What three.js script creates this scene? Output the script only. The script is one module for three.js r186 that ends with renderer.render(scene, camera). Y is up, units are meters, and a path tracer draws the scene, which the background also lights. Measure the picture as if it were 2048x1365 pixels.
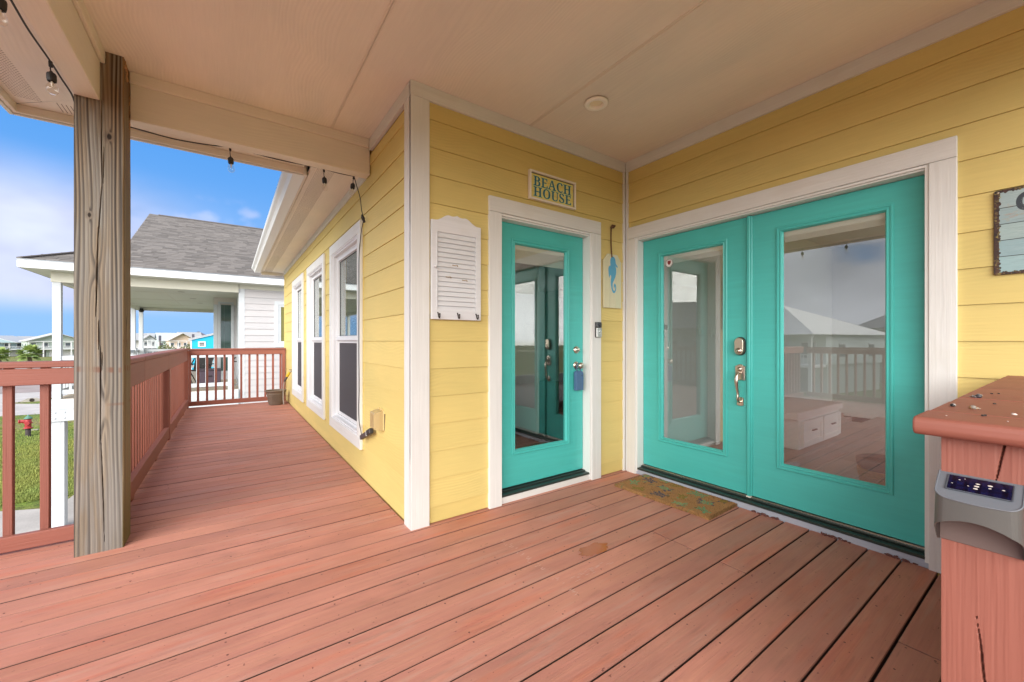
import * as THREE from 'three';
import { mergeGeometries } from 'three/addons/utils/BufferGeometryUtils.js';

// ---------------------------------------------------------------- camera, sky, sun, exposure
const scene = new THREE.Scene();
const camera = new THREE.PerspectiveCamera(80.55, 1024 / 682, 0.05, 900);
camera.position.set(0, 1.22, 0);
camera.rotation.set(0, THREE.MathUtils.degToRad(-35.18), 0);
const renderer = new THREE.WebGLRenderer({ antialias: true });
renderer.toneMapping = THREE.LinearToneMapping;
renderer.toneMappingExposure = 7.7;
renderer.shadowMap.enabled = true;

// seeded random numbers and tileable value noise
function rng(seed) { let s = seed >>> 0; return () => { s = (s + 0x6D2B79F5) >>> 0; let t = Math.imul(s ^ (s >>> 15), 1 | s); t = (t + Math.imul(t ^ (t >>> 7), 61 | t)) ^ t; return ((t ^ (t >>> 14)) >>> 0) / 4294967296; }; }
function hash(x, y, s) { let h = Math.imul(x, 374761393) + Math.imul(y, 668265263) + Math.imul(s, 2147483647 - 1013); h = Math.imul(h ^ (h >>> 13), 1274126177); h ^= h >>> 16; return (h >>> 0) / 4294967296; }
function vn(x, y, s, px = 0, py = 0) {
  let xi = Math.floor(x), yi = Math.floor(y); const fx = x - xi, fy = y - yi;
  const u = fx * fx * (3 - 2 * fx), v = fy * fy * (3 - 2 * fy);
  let x1 = xi + 1, y1 = yi + 1;
  if (px) { xi = ((xi % px) + px) % px; x1 = ((x1 % px) + px) % px; }
  if (py) { yi = ((yi % py) + py) % py; y1 = ((y1 % py) + py) % py; }
  const a = hash(xi, yi, s), b = hash(x1, yi, s), c = hash(xi, y1, s), d = hash(x1, y1, s);
  return a + (b - a) * u + (c - a) * v + (a - b - c + d) * u * v;
}
function fbm(x, y, s, oct, px = 0, py = 0) { let t = 0, a = 0.5, n = 0; for (let i = 0; i < oct; i++) { t += a * vn(x, y, s + i * 17, px, py); n += a; a *= 0.5; x *= 2; y *= 2; px *= 2; py *= 2; } return t / n; }
const sstep = (a, b, x) => { const t = Math.min(1, Math.max(0, (x - a) / (b - a))); return t * t * (3 - 2 * t); };
const lerp = (a, b, t) => a + (b - a) * t;

// the sun behind a veil of cloud, over the left shoulder
const SUNDIR = new THREE.Vector3(-0.72, 0.36, 0.58).normalize();
const SKYGAIN = 0.158;
{
  const W = 2048, Hh = 1024, data = new Float32Array(W * Hh * 4);
  for (let j = 0; j < Hh; j++) {
    const el = ((j + 0.5) / Hh - 0.5) * Math.PI, ce = Math.cos(el), se = Math.sin(el), eld = el * 180 / Math.PI;
    for (let i = 0; i < W; i++) {
      const ph = ((i + 0.5) / W - 0.5) * 2 * Math.PI, dx = Math.cos(ph) * ce, dz = Math.sin(ph) * ce;
      let az = Math.atan2(dx, -dz) * 180 / Math.PI;             // 0 = straight down the walkway, negative to its left
      let r, g, b;
      const e = Math.max(0, eld);
      const t = sstep(0, 24, e), t2 = sstep(24, 90, e);
      r = lerp(0.27, 0.085, t); g = lerp(0.50, 0.31, t); b = lerp(0.86, 0.76, t);
      r = lerp(r, 0.05, t2); g = lerp(g, 0.22, t2); b = lerp(b, 0.62, t2);
      // clouds: the deck of cloud covers most of the sky; it opens into blue down the walkway
      const el2 = e + 1.5 * (vn(az / 9, e / 5, 5) - 0.5);
      const n1 = fbm(az / 15 + 3.1, el2 / 5.5 + 1.3, 11, 6), n2 = fbm(az / 5, el2 / 2.6, 31, 5);
      const away = sstep(14, 48, Math.abs(az + 2));
      const high = sstep(34, 62, e);
      const leftness = sstep(2, -13, az);
      const band = sstep(2.2, 5.2, el2) * sstep(18.5, 10.5, el2);
      const n3 = fbm(az / 2.2, el2 / 1.5, 57, 5); let c = band * (0.10 + 0.95 * leftness) * sstep(0.36, 0.58, n1 * 0.60 + n2 * 0.26 + n3 * 0.14 + 0.10 * leftness);
      c = Math.max(c, 0.55 * sstep(16.8, 14.6, el2) * sstep(11.5, 13.4, el2) * sstep(-9, -5, az) * sstep(0.44, 0.62, 0.5 * n2 + 0.5 * n3));
      c = Math.max(c, sstep(0.34, 0.58, n1 + 0.34 * away - 0.04) * away, 0.8 * high * sstep(0.3, 0.6, n1 + 0.05));
      c = Math.min(1, c) * 0.94;
      const dot = dx * SUNDIR.x + se * SUNDIR.y + dz * SUNDIR.z;
      const near = Math.pow(Math.max(0, 0.5 + 0.5 * dot), 2.2);
      const sh = 0.78 + 0.42 * (n2 - 0.5) + 0.34 * (n1 - 0.5);
      const k = (0.98 + (0.22 + 0.55 * near) * away) * sh;
      const cr = 0.80 * k * lerp(0.92, 1.03, away), cg = 0.84 * k * lerp(0.94, 1.0, away), cb = 1.02 * k * lerp(1.05, 0.93, away);
      r = lerp(r, cr, c); g = lerp(g, cg, c); b = lerp(b, cb, c);
      if (eld < 0) { r = 0.26; g = 0.29; b = 0.27; }
      const o = (j * W + i) * 4;
      data[o] = r * SKYGAIN; data[o + 1] = g * SKYGAIN; data[o + 2] = b * SKYGAIN; data[o + 3] = 1;
    }
  }
  const sky = new THREE.DataTexture(data, W, Hh, THREE.RGBAFormat, THREE.FloatType);
  sky.mapping = THREE.EquirectangularReflectionMapping; sky.magFilter = THREE.LinearFilter; sky.minFilter = THREE.LinearFilter;
  sky.colorSpace = THREE.LinearSRGBColorSpace; sky.needsUpdate = true;
  scene.background = sky; scene.environment = sky;
}
const sun = new THREE.DirectionalLight(new THREE.Color(1, 0.95, 0.87), 1.0);
sun.position.copy(SUNDIR).multiplyScalar(60); sun.target.position.set(0, 0, -6); scene.add(sun, sun.target);
sun.castShadow = true; sun.shadow.radius = 130; sun.shadow.mapSize.set(2048, 2048);
Object.assign(sun.shadow.camera, { left: -60, right: 60, top: 60, bottom: -60, near: 1, far: 160 });

// ---------------------------------------------------------------- helpers
const R = rng(20240611);
const rr = (a, b) => a + (b - a) * R();
const used = new Map();
function numbered(n) { const k = used.get(n) || 0; used.set(n, k + 1); return k ? n + '_' + String(k).padStart(3, '0') : n; }
function thing(name, label, category, group) {
  const o = new THREE.Group(); o.name = numbered(name); scene.add(o); o.userData = { label };
  if (category) o.userData.category = category; else o.userData.kind = 'structure';
  if (group) o.userData.group = group;
  return o;
}
function part(parent, name, geo, m, pos) {
  const o = new THREE.Mesh(Array.isArray(geo) ? mergeGeometries(geo.map(plain)) : geo, m); o.name = name; o.castShadow = o.receiveShadow = true;
  if (pos) o.position.set(...pos);
  parent.add(o); return o;
}
function plain(g) { const n = g.index ? g.toNonIndexed() : g; for (const k of Object.keys(n.attributes)) if (!['position', 'normal', 'uv'].includes(k)) n.deleteAttribute(k); return n; }
function sub(parent, name, pos) { const o = new THREE.Group(); o.name = name; if (pos) o.position.set(...pos); parent.add(o); return o; }
// a box with its edges chamfered; uv in metres, u along the grain (the longest side unless given)
function cbox(w, h, d, c = 0.003, grain = -1, off = true) {
  const S = [w / 2, h / 2, d / 2]; c = Math.min(c, S[0] * 0.6, S[1] * 0.6, S[2] * 0.6);
  const ga = grain >= 0 ? grain : (w >= h && w >= d ? 0 : h >= d ? 1 : 2);
  const pos = [], nor = [], uv = []; const uo = off ? R() * 7 : 0, vo = off ? R() * 5 : 0;
  const P = (k, sx, sy, sz) => { const s = [sx, sy, sz]; return s.map((q, i) => q * (i === k ? S[i] : S[i] - c)); };   // corner point belonging to face k
  const A = new THREE.Vector3(), B = new THREE.Vector3(), N = new THREE.Vector3();
  const poly = (pts) => {
    A.fromArray(pts[1]).sub(B.fromArray(pts[0])); N.fromArray(pts[2]).sub(B); N.crossVectors(A, N).normalize();
    const ce = pts.reduce((q, p) => q.map((v, i) => v + p[i]), [0, 0, 0]);
    if (N.x * ce[0] + N.y * ce[1] + N.z * ce[2] < 0) { pts = pts.slice().reverse(); N.negate(); }
    const ab = [Math.abs(N.x), Math.abs(N.y), Math.abs(N.z)]; const na = ab[0] > ab[1] + 1e-6 && ab[0] > ab[2] - 1e-6 ? 0 : ab[1] >= ab[2] - 1e-6 ? 1 : 2;
    const ax = [0, 1, 2].filter((q) => q !== na); let ua = ax[0], va = ax[1]; if (ax[1] === ga) { ua = ax[1]; va = ax[0]; }
    for (let i = 1; i + 1 < pts.length; i++) for (const p of [pts[0], pts[i], pts[i + 1]]) { pos.push(...p); nor.push(N.x, N.y, N.z); uv.push(p[ua] + uo, p[va] + vo); }
  };
  for (let k = 0; k < 3; k++) for (const s of [-1, 1]) { const q = []; for (const [a, b] of [[-1, -1], [1, -1], [1, 1], [-1, 1]]) { const v = [0, 0, 0]; v[k] = s; v[(k + 1) % 3] = a; v[(k + 2) % 3] = b; q.push(P(k, ...v)); } poly(q); }
  if (c > 1e-5) {
    for (let k = 0; k < 3; k++) { const i = (k + 1) % 3, j = (k + 2) % 3; for (const a of [-1, 1]) for (const b of [-1, 1]) { const v = (t) => { const q = [0, 0, 0]; q[k] = t; q[i] = a; q[j] = b; return q; }; poly([P(i, ...v(-1)), P(i, ...v(1)), P(j, ...v(1)), P(j, ...v(-1))]); } }
    for (const a of [-1, 1]) for (const b of [-1, 1]) for (const e of [-1, 1]) poly([P(0, a, b, e), P(1, a, b, e), P(2, a, b, e)]);
  }
  const g = new THREE.BufferGeometry();
  g.setAttribute('position', new THREE.Float32BufferAttribute(pos, 3)); g.setAttribute('normal', new THREE.Float32BufferAttribute(nor, 3)); g.setAttribute('uv', new THREE.Float32BufferAttribute(uv, 2));
  return g;
}
const bx = (x0, x1, y0, y1, z0, z1, c = 0.003, grain = -1) => cbox(x1 - x0, y1 - y0, z1 - z0, c, grain).translate((x0 + x1) / 2, (y0 + y1) / 2, (z0 + z1) / 2);
function tri(pos, uv) { const g = new THREE.BufferGeometry(); g.setAttribute('position', new THREE.Float32BufferAttribute(pos, 3)); g.setAttribute('uv', new THREE.Float32BufferAttribute(uv || new Array(pos.length / 3 * 2).fill(0).map((_, i) => pos[Math.floor(i / 2) * 3 + (i % 2 ? 1 : 0)]), 2)); g.computeVertexNormals(); return g; }
// a mitred frame: rectangles of shrinking size joined; profile = [[inset, height], ...] from outside to inside
function ring(x0, x1, y0, y1, profile) {
  const pos = [], uv = [];
  const corner = (k, i) => [[x0 + i, y0 + i], [x1 - i, y0 + i], [x1 - i, y1 - i], [x0 + i, y1 - i]][k];
  for (let p = 0; p + 1 < profile.length; p++) for (let k = 0; k < 4; k++) {
    const k2 = (k + 1) % 4, [i0, h0] = profile[p], [i1, h1] = profile[p + 1];
    const a = [...corner(k, i0), h0], b = [...corner(k2, i0), h0], c = [...corner(k2, i1), h1], d = [...corner(k, i1), h1];
    const q = k % 2 ? 1 : 0, o = p * 0.31 + k * 0.17;
    for (const v of [a, b, c, a, c, d]) { pos.push(...v); uv.push(v[q] + k, v[1 - q] + o + v[2]); }
  }
  return tri(pos, uv);
}
const tube = (pts, r, seg = 40, rad = 7) => new THREE.TubeGeometry(new THREE.CatmullRomCurve3(pts.map((p) => new THREE.Vector3(...p))), seg, r, rad, false);
const lathe = (pts, n = 24) => new THREE.LatheGeometry(pts.map((p) => new THREE.Vector2(...p)), n);
function extrude(shape, depth, bevel = 0, seg = 2, curve = 12) { return new THREE.ExtrudeGeometry(shape, { depth, bevelEnabled: bevel > 0, bevelSize: bevel, bevelThickness: bevel, bevelSegments: seg, curveSegments: curve, bevelOffset: -bevel }); }
function poly2(pts) { const s = new THREE.Shape(); pts.forEach((p, i) => (i ? s.lineTo(...p) : s.moveTo(...p))); s.closePath(); return s; }

// ---------------------------------------------------------------- textures
function dtex(w, h, fn, srgb, rep = [1, 1]) {
  const d = new Uint8Array(w * h * 4); const o = [0, 0, 0];
  for (let j = 0; j < h; j++) for (let i = 0; i < w; i++) { fn((i + 0.5) / w, (j + 0.5) / h, o); const k = (j * w + i) * 4; d[k] = Math.max(0, Math.min(255, o[0] * 255)); d[k + 1] = Math.max(0, Math.min(255, o[1] * 255)); d[k + 2] = Math.max(0, Math.min(255, o[2] * 255)); d[k + 3] = 255; }
  const t = new THREE.DataTexture(d, w, h); t.wrapS = t.wrapT = THREE.RepeatWrapping; t.magFilter = THREE.LinearFilter; t.minFilter = THREE.LinearMipmapLinearFilter; t.generateMipmaps = true;
  t.colorSpace = srgb ? THREE.SRGBColorSpace : THREE.NoColorSpace; t.repeat.set(...rep); t.needsUpdate = true; return t;
}
// painted deck wood: 2.5 m along the grain, 0.8 m across
const deckField = (u, v) => {
  const wv = v + 0.012 * (vn(u * 6, v * 5, 3, 6, 5) - 0.5);
  const fine = fbm(u * 20, wv * 220, 41, 3, 20, 220), mid = fbm(u * 8, wv * 50, 47, 3, 8, 50), blot = fbm(u * 9, v * 6, 53, 4, 9, 6);
  return [fine, mid, blot];
};
const texDeck = dtex(1536, 768, (u, v, o) => {
  const [fine, mid, blot] = deckField(u, v);
  let k = 1 + 0.07 * (fine - 0.5) + 0.055 * (mid - 0.5) + 0.15 * (blot - 0.5);
  let r = 0.755 * k, g = 0.515 * k * (1 + 0.05 * (mid - 0.5)), b = 0.455 * k;
  const worn = sstep(0.60, 0.76, fbm(u * 7, v * 9, 61, 4, 7, 9) * 0.7 + mid * 0.34);            // paint rubbed thin: greyer, paler
  r = lerp(r, 0.735, worn * 0.32); g = lerp(g, 0.60, worn * 0.32); b = lerp(b, 0.575, worn * 0.32);
  const warm = sstep(0.60, 0.8, fbm(u * 5, v * 14, 67, 4, 5, 14)); r *= 1 + 0.02 * warm; g *= 1 - 0.05 * warm; b *= 1 - 0.08 * warm;
  const dirt = sstep(0.66, 0.86, fbm(u * 16, v * 30, 71, 4, 16, 30)); k = 1 - 0.07 * dirt; r *= k; g *= k; b *= k;
  const pit = vn(u * 150, v * 90, 77, 150, 90); if (pit > 0.965) { r *= 0.72; g *= 0.68; b *= 0.68; }
  o[0] = r; o[1] = g; o[2] = b;
}, true, [1 / 2.5, 1 / 0.8]);
const texDeckB = dtex(1536, 768, (u, v, o) => { const [fine, mid, blot] = deckField(u, v); o[0] = o[1] = o[2] = 0.5 + 0.55 * (fine - 0.5) + 0.5 * (mid - 0.5) + 0.1 * (blot - 0.5); }, false, [1 / 2.5, 1 / 0.8]);
const texDeckR = dtex(512, 256, (u, v, o) => { const a = fbm(u * 7, v * 9, 91, 4, 7, 9); o[0] = o[1] = o[2] = 0.62 + 0.4 * (a - 0.5); o[1] = 0.62 + 0.4 * (a - 0.5); }, false, [1 / 2.5, 1 / 0.8]);
// painted trim and rails: fine wood grain, near-white so that the paint colour is the material's
const texGrain = dtex(1024, 512, (u, v, o) => {
  const f = fbm(u * 10, v * 190, 101, 3, 10, 190), m = fbm(u * 5, v * 40, 107, 3, 5, 40), b = fbm(u * 6, v * 6, 109, 4, 6, 6);
  const k = 0.96 + 0.03 * (f - 0.5) + 0.03 * (m - 0.5) + 0.04 * (b - 0.5); const d = sstep(0.64, 0.8, b) * 0.02;
  o[0] = k - d; o[1] = k - d * 1.15; o[2] = k - d * 1.5;
}, true, [1 / 2, 1 / 0.7]);
const texGrainB = dtex(1024, 512, (u, v, o) => { const f = fbm(u * 10, v * 190, 101, 3, 10, 190), m = fbm(u * 5, v * 40, 107, 3, 5, 40); o[0] = o[1] = o[2] = 0.5 + 0.6 * (f - 0.5) + 0.5 * (m - 0.5); }, false, [1 / 2, 1 / 0.7]);
// cedar relief of the siding boards
const sidF = (u, v) => { const cat = Math.abs(vn(u * 3, v * 4, 113, 3, 4) - 0.5) * 2; const w = v * 42 + 5 * vn(u * 4, v * 3, 127, 4, 3) + 3 * cat; return [Math.abs(((w % 1) + 1) % 1 - 0.5) * 2, fbm(u * 14, v * 160, 131, 3, 14, 160), vn(u * 3, v * 5, 137, 3, 5), fbm(u * 4, v * 4, 139, 4, 4, 4)]; };
const texSidB = dtex(1024, 512, (u, v, o) => { const [r, f, m] = sidF(u, v); o[0] = o[1] = o[2] = 0.5 + 0.30 * (r - 0.5) * sstep(0.35, 0.7, m) + 0.35 * (f - 0.5); }, false, [1 / 1.8, 1 / 0.9]);
const texSid = dtex(512, 256, (u, v, o) => { const [r, f, m, b] = sidF(u, v); const k = 0.955 + 0.03 * (r - 0.5) * sstep(0.4, 0.7, m) + 0.03 * (f - 0.5) + 0.07 * (b - 0.5); o[0] = k; o[1] = k - 0.02 * (b - 0.5); o[2] = k - 0.03 * (b - 0.5); }, true, [1 / 1.8, 1 / 0.9]);
// asphalt, concrete and grass
const texGrass = dtex(1024, 1024, (u, v, o) => {
  const a = fbm(u * 12, v * 12, 151, 6, 12, 12), b = fbm(u * 90, v * 90, 157, 3, 90, 90), c = fbm(u * 5, v * 5, 163, 4, 5, 5);
  const dry = sstep(0.50, 0.72, a * 0.6 + c * 0.5); const k = 0.70 + 0.6 * b;
  o[0] = lerp(0.47, 0.60, dry) * k; o[1] = lerp(0.56, 0.56, dry) * k; o[2] = lerp(0.20, 0.36, dry) * k;
}, true, [1 / 9, 1 / 9]);
const texGrassB = dtex(512, 512, (u, v, o) => { o[0] = o[1] = o[2] = fbm(u * 120, v * 120, 167, 3, 120, 120); }, false, [1 / 4, 1 / 4]);
const texConc = dtex(512, 512, (u, v, o) => { const a = fbm(u * 6, v * 6, 173, 6, 6, 6), b = vn(u * 200, v * 200, 179, 200, 200); const k = 0.88 + 0.16 * (a - 0.5) + 0.06 * (b - 0.5); o[0] = k; o[1] = k * 0.99; o[2] = k * 0.97; }, true, [1 / 4, 1 / 4]);

// ---------------------------------------------------------------- materials (linear base colours)
function M(r, g, b, o = {}) { const { phys, ...q } = o; const m = new (phys ? THREE.MeshPhysicalMaterial : THREE.MeshStandardMaterial)({ roughness: 0.6, ...q }); m.color.setRGB(r, g, b); return m; }
const grained = (r, g, b, rough = 0.6, bump = 0.0012) => M(r, g, b, { map: texGrain, bumpMap: texGrainB, bumpScale: bump, roughness: rough });
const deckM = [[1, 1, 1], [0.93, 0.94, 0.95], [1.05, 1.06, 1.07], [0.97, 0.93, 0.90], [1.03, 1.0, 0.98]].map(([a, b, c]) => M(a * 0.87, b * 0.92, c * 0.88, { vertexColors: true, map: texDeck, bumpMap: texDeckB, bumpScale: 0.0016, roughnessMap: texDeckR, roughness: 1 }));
const railM = [[1, 1, 1], [0.93, 0.92, 0.92], [1.06, 1.05, 1.04]].map(([a, b, c]) => grained(0.305 * a, 0.105 * b, 0.074 * c, 0.55, 0.0018));
const yellow = [[1, 1, 1], [0.97, 0.968, 0.95], [1.02, 1.022, 1.03]].map(([a, b, c]) => M(0.72 * a, 0.575 * b, 0.205 * c, { map: texSid, bumpMap: texSidB, bumpScale: 0.0016, roughness: 0.62 }));
const yellowBack = M(0.60, 0.40, 0.12, { roughness: 0.8 });
const trim = grained(0.76, 0.77, 0.75, 0.5, 0.0012);
const trimSmooth = M(0.76, 0.77, 0.75, { roughness: 0.45 });
const embossed = (r, g, b) => M(r, g, b, { map: texSid, bumpMap: texSidB, bumpScale: 0.0019, roughness: 0.6 });
const cream = embossed(0.85, 0.79, 0.68);
const ceilM = [1, 0.99, 0.98].map((k) => embossed(0.92 * k, 0.86 * k, 0.75 * k));
const vinyl = M(0.72, 0.73, 0.75, { roughness: 0.32 });
const teal = M(0.075, 0.52, 0.475, { roughness: 0.36, map: texGrain, bumpMap: texGrainB, bumpScale: 0.0003 });
const glassM = M(0.93, 0.96, 0.95, { phys: 1, transmission: 1, thickness: 0, roughness: 0.0, ior: 2.1 });
const paneM = M(0.80, 0.90, 0.87, { phys: 1, transmission: 1, thickness: 0, roughness: 0.0, ior: 2.2 });
const bulbGlass = M(0.97, 0.95, 0.92, { phys: 1, transmission: 1, thickness: 0, roughness: 0.02, ior: 1.5 });
const black = M(0.018, 0.016, 0.018, { roughness: 0.5 });
const darkGap = M(0.03, 0.022, 0.018, { roughness: 0.95 });
const bronze = M(0.035, 0.05, 0.045, { roughness: 0.35, metalness: 0.3 });
const nickel = M(0.62, 0.55, 0.47, { roughness: 0.28, metalness: 1 });
const white = M(0.80, 0.81, 0.83, { roughness: 0.5 });
const drywall = M(0.74, 0.73, 0.70, { roughness: 0.8 });
const screwM = M(0.16, 0.07, 0.055, { roughness: 0.7 });

// ---------------------------------------------------------------- ground, roads
const GY = -3.07;
{
  const sheet = (name, label, pts, y, m) => {
    const s = poly2(pts.map(([x, z]) => [x, -z])); const g = new THREE.ShapeGeometry(s, 24); g.rotateX(-Math.PI / 2); const o = new THREE.Mesh(g, m);
    o.name = name; o.position.y = y; o.receiveShadow = true; o.userData = { label, kind: 'structure' }; scene.add(o); return o;
  };
  const curve = (a) => new THREE.CatmullRomCurve3(a.map(([x, z]) => new THREE.Vector3(x, 0, z))).getPoints(30).map((p) => [p.x, p.z]);
  sheet('lawn', 'green grass ground reaching to the far houses', [[-420, 300], [420, 300], [420, -420], [-420, -420]], GY, M(0.62, 0.62, 0.55, { map: texGrass, bumpMap: texGrassB, bumpScale: 0.03, roughness: 0.95 }));
  const conc = M(0.60, 0.58, 0.57, { map: texConc, roughness: 0.9 });
  sheet('road', 'pinkish grey asphalt road beyond the hydrant', [[-150, -50.5], [120, -50.5], [120, -60], [-150, -60]], GY + 0.012, M(0.40, 0.34, 0.33, { map: texConc, roughness: 0.95 }));
  sheet('driveway', 'pale concrete drives curving round the tip of the grass island', [[-60, -50.45], [20, -50.45], ...curve([[20, -46.2], [-6, -45.8], [-10.4, -45.0], [-11.2, -44.2], [-12.2, -42.6], [-11.4, -41.6], [-10.4, -41.0], [-6, -40.2], [20, -38.5]]), ...curve([[20, -33.5], [-4, -34.6], [-12, -35.6], [-30, -36.5], [-60, -37]])], GY + 0.008, conc);
  sheet('pavement', 'pale concrete slab under the neighbouring porch', [[-9.5, 2], [20, 2], [20, -27], [-2.6, -27], [-3.6, -15.2], [-5.4, -16.0], [-9.5, -16.6]], GY + 0.008, conc);
  sheet('driveway', 'far pale concrete drive in front of the green grey house', [[-70, -88], [-8, -86], [-8, -96], [-34, -99], [-70, -93]], GY + 0.008, conc);
}

// ---------------------------------------------------------------- the deck we stand on
const XL = -4.05, XR = 3.07, ZW = -2.505, ZB = -9.43, PITCH = 0.1447, Z0 = -0.437;
{
  const deck = thing('deck', 'red brown painted timber deck floor of the porch and walkway');
  const screws = [];
  const row = (zc, w, x0, x1) => {
    const m = deckM[Math.floor(R() * deckM.length)], L = x1 - x0;
    const geo = cbox(L, 0.034, w, 0.0028, 0), nn = geo.attributes.normal, vc = []; for (let i = 0; i < nn.count; i++) { const a = Math.abs(nn.getY(i)), e = a > 0.9 ? 1 : a > 0.5 ? 0.62 : 0.13; vc.push(e, e * 0.97, e * 0.95); } geo.setAttribute('color', new THREE.Float32BufferAttribute(vc, 3));  // sides and chamfers darkened: bare dirty wood plus gap shade put into the colour
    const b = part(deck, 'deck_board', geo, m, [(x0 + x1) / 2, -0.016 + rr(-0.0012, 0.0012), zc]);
    b.rotation.x = rr(-0.004, 0.004); b.rotation.y = rr(-0.0004, 0.0004);
    for (let x = Math.ceil((x0 + 0.03) / 0.406) * 0.406; x < x1 - 0.02; x += 0.406) for (const s of [-1, 1]) if (R() < 0.8) screws.push([x + rr(-0.012, 0.012) + 0.0, zc + s * w * rr(0.27, 0.34)]);
    for (const e of [x0, x1]) if (e > -3 && e < 3) for (const s of [-1, 1]) screws.push([e + (e === x0 ? 0.018 : -0.018), zc + s * w * 0.3]);
  };
  const dirt = [];  // gap fill strips: dirt, with the shade between boards in their colour
  for (let k = -26; k < 63; k++) {
    // board k lies between the gaps k-1 and k (gap k at Z0 - k * PITCH)
    const z1 = Z0 - (k - 1) * PITCH, z0 = z1 - PITCH, zc = (z0 + z1) / 2; if (z0 < ZB - 0.02) break;
    const wide = k < 7 ? 0.0076 : k < 12 ? 0.0066 : 0.0060; const w = PITCH - wide * rr(0.75, 1.2);
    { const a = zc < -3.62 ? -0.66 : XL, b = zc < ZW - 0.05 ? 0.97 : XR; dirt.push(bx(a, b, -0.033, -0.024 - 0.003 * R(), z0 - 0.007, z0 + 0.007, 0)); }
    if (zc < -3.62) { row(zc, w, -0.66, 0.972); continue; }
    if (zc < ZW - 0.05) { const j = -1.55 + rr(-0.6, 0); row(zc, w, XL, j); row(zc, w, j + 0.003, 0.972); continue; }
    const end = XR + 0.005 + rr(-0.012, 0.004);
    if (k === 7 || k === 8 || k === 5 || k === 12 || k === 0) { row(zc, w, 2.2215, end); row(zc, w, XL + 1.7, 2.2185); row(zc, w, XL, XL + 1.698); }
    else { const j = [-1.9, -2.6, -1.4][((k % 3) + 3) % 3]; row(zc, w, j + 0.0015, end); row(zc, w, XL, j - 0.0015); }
  }
  part(deck, 'joint_dirt_shade', dirt, M(0.014, 0.008, 0.007, { roughness: 1 })).userData.kind = 'stuff';  // dirt made near-black to stand in for the shade in the gaps
  const sg = new THREE.CylinderGeometry(0.0042, 0.0042, 0.0016, 7), sm = new THREE.InstancedMesh(sg, screwM, screws.length), mt = new THREE.Matrix4();
  screws.forEach(([x, z], i) => sm.setMatrixAt(i, mt.makeTranslation(x, 0.0006, z)));
  sm.name = 'screw_heads'; sm.userData.kind = 'stuff'; deck.add(sm);
  for (const x of [-3.9, -2.7, -1.5, -0.55, 0.9, 2.1]) part(deck, 'joist', bx(x - 0.02, x + 0.02, -0.27, -0.034, x > -0.6 && x < 0.95 ? ZB : -3.58, x < 1 ? 3 : ZW + 8, 0.002), darkGap);
  part(deck, 'rim_board', bx(-4.08, -0.68, -0.27, -0.036, -3.64, -3.60, 0.003), railM[1]);
  part(deck, 'rim_board', bx(-0.70, -0.662, -0.27, -0.036, ZB - 0.02, -3.66, 0.003), railM[1]);
  part(deck, 'rim_board', bx(-0.70, 0.97, -0.27, -0.036, ZB - 0.06, ZB - 0.022, 0.003), railM[1]);
}
{ // where the paint is scraped pale: slivers along the grain
  const sl = [], q = rng(321);
  const sliver = (x, z, l, w) => { const n = 7, top = [], bot = []; for (let i = 0; i <= n; i++) { const t = i / n, e = Math.sin(Math.PI * (0.08 + 0.84 * t)); top.push([x + (t - 0.5) * l, z + w * e * (0.5 + 0.5 * q())]); bot.unshift([x + (t - 0.5) * l, z - w * e * (0.5 + 0.5 * q())]); } sl.push(new THREE.ShapeGeometry(poly2(top.concat(bot).map(([a, b]) => [a, -b]))).rotateX(-Math.PI / 2).translate(0, 0.0022 + 0.0002 * q(), 0)); };
  for (let i = 0; i < 16; i++) sliver(0.675 + (q() - 0.5) * 0.19, -3.945 + (q() - 0.5) * 0.022, 0.02 + 0.05 * q(), 0.0035);
  for (let i = 0; i < 46; i++) { const z = lerp(-2.05, -1.40, q()); if (Math.abs(((z - Z0) / PITCH) % 1) < 0.07) continue; sliver(1.37 + (q() - 0.5) * 0.035, z, 0.008 + 0.02 * q(), 0.0026); }
  for (let i = 0; i < 22; i++) sliver(1.58 + (q() - 0.5) * 0.3, -1.505 + (q() - 0.5) * 0.05, 0.015 + 0.03 * q(), 0.002);
  const t = thing('paint_scuff', 'pale scraped streaks in the red deck paint near the puddle and by the windows'); t.userData.kind = 'stuff'; part(t, 'scraped_slivers', sl, M(0.60, 0.40, 0.33, { roughness: 0.85 }));
}
{
  const p = thing('puddle', 'small wet orange brown puddle on the deck boards before the doors', 'puddle');
  const pts = []; for (let i = 0; i < 90; i++) { const a = i / 90 * 6.2832; const q = 1 + 0.9 * (fbm(Math.cos(a) * 2.6 + 9, Math.sin(a) * 2.6 + 4, 3, 4) - 0.5); pts.push([0.112 * Math.cos(a) * q, 0.05 * Math.sin(a) * q]); }
  const g = new THREE.ShapeGeometry(poly2(pts)); g.rotateX(-Math.PI / 2); part(p, 'water_film', g, M(0.36, 0.10, 0.03, { roughness: 0.16 }));
  p.position.set(1.745, 0.0035, -1.648); p.rotation.y = 0.03;
}

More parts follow.
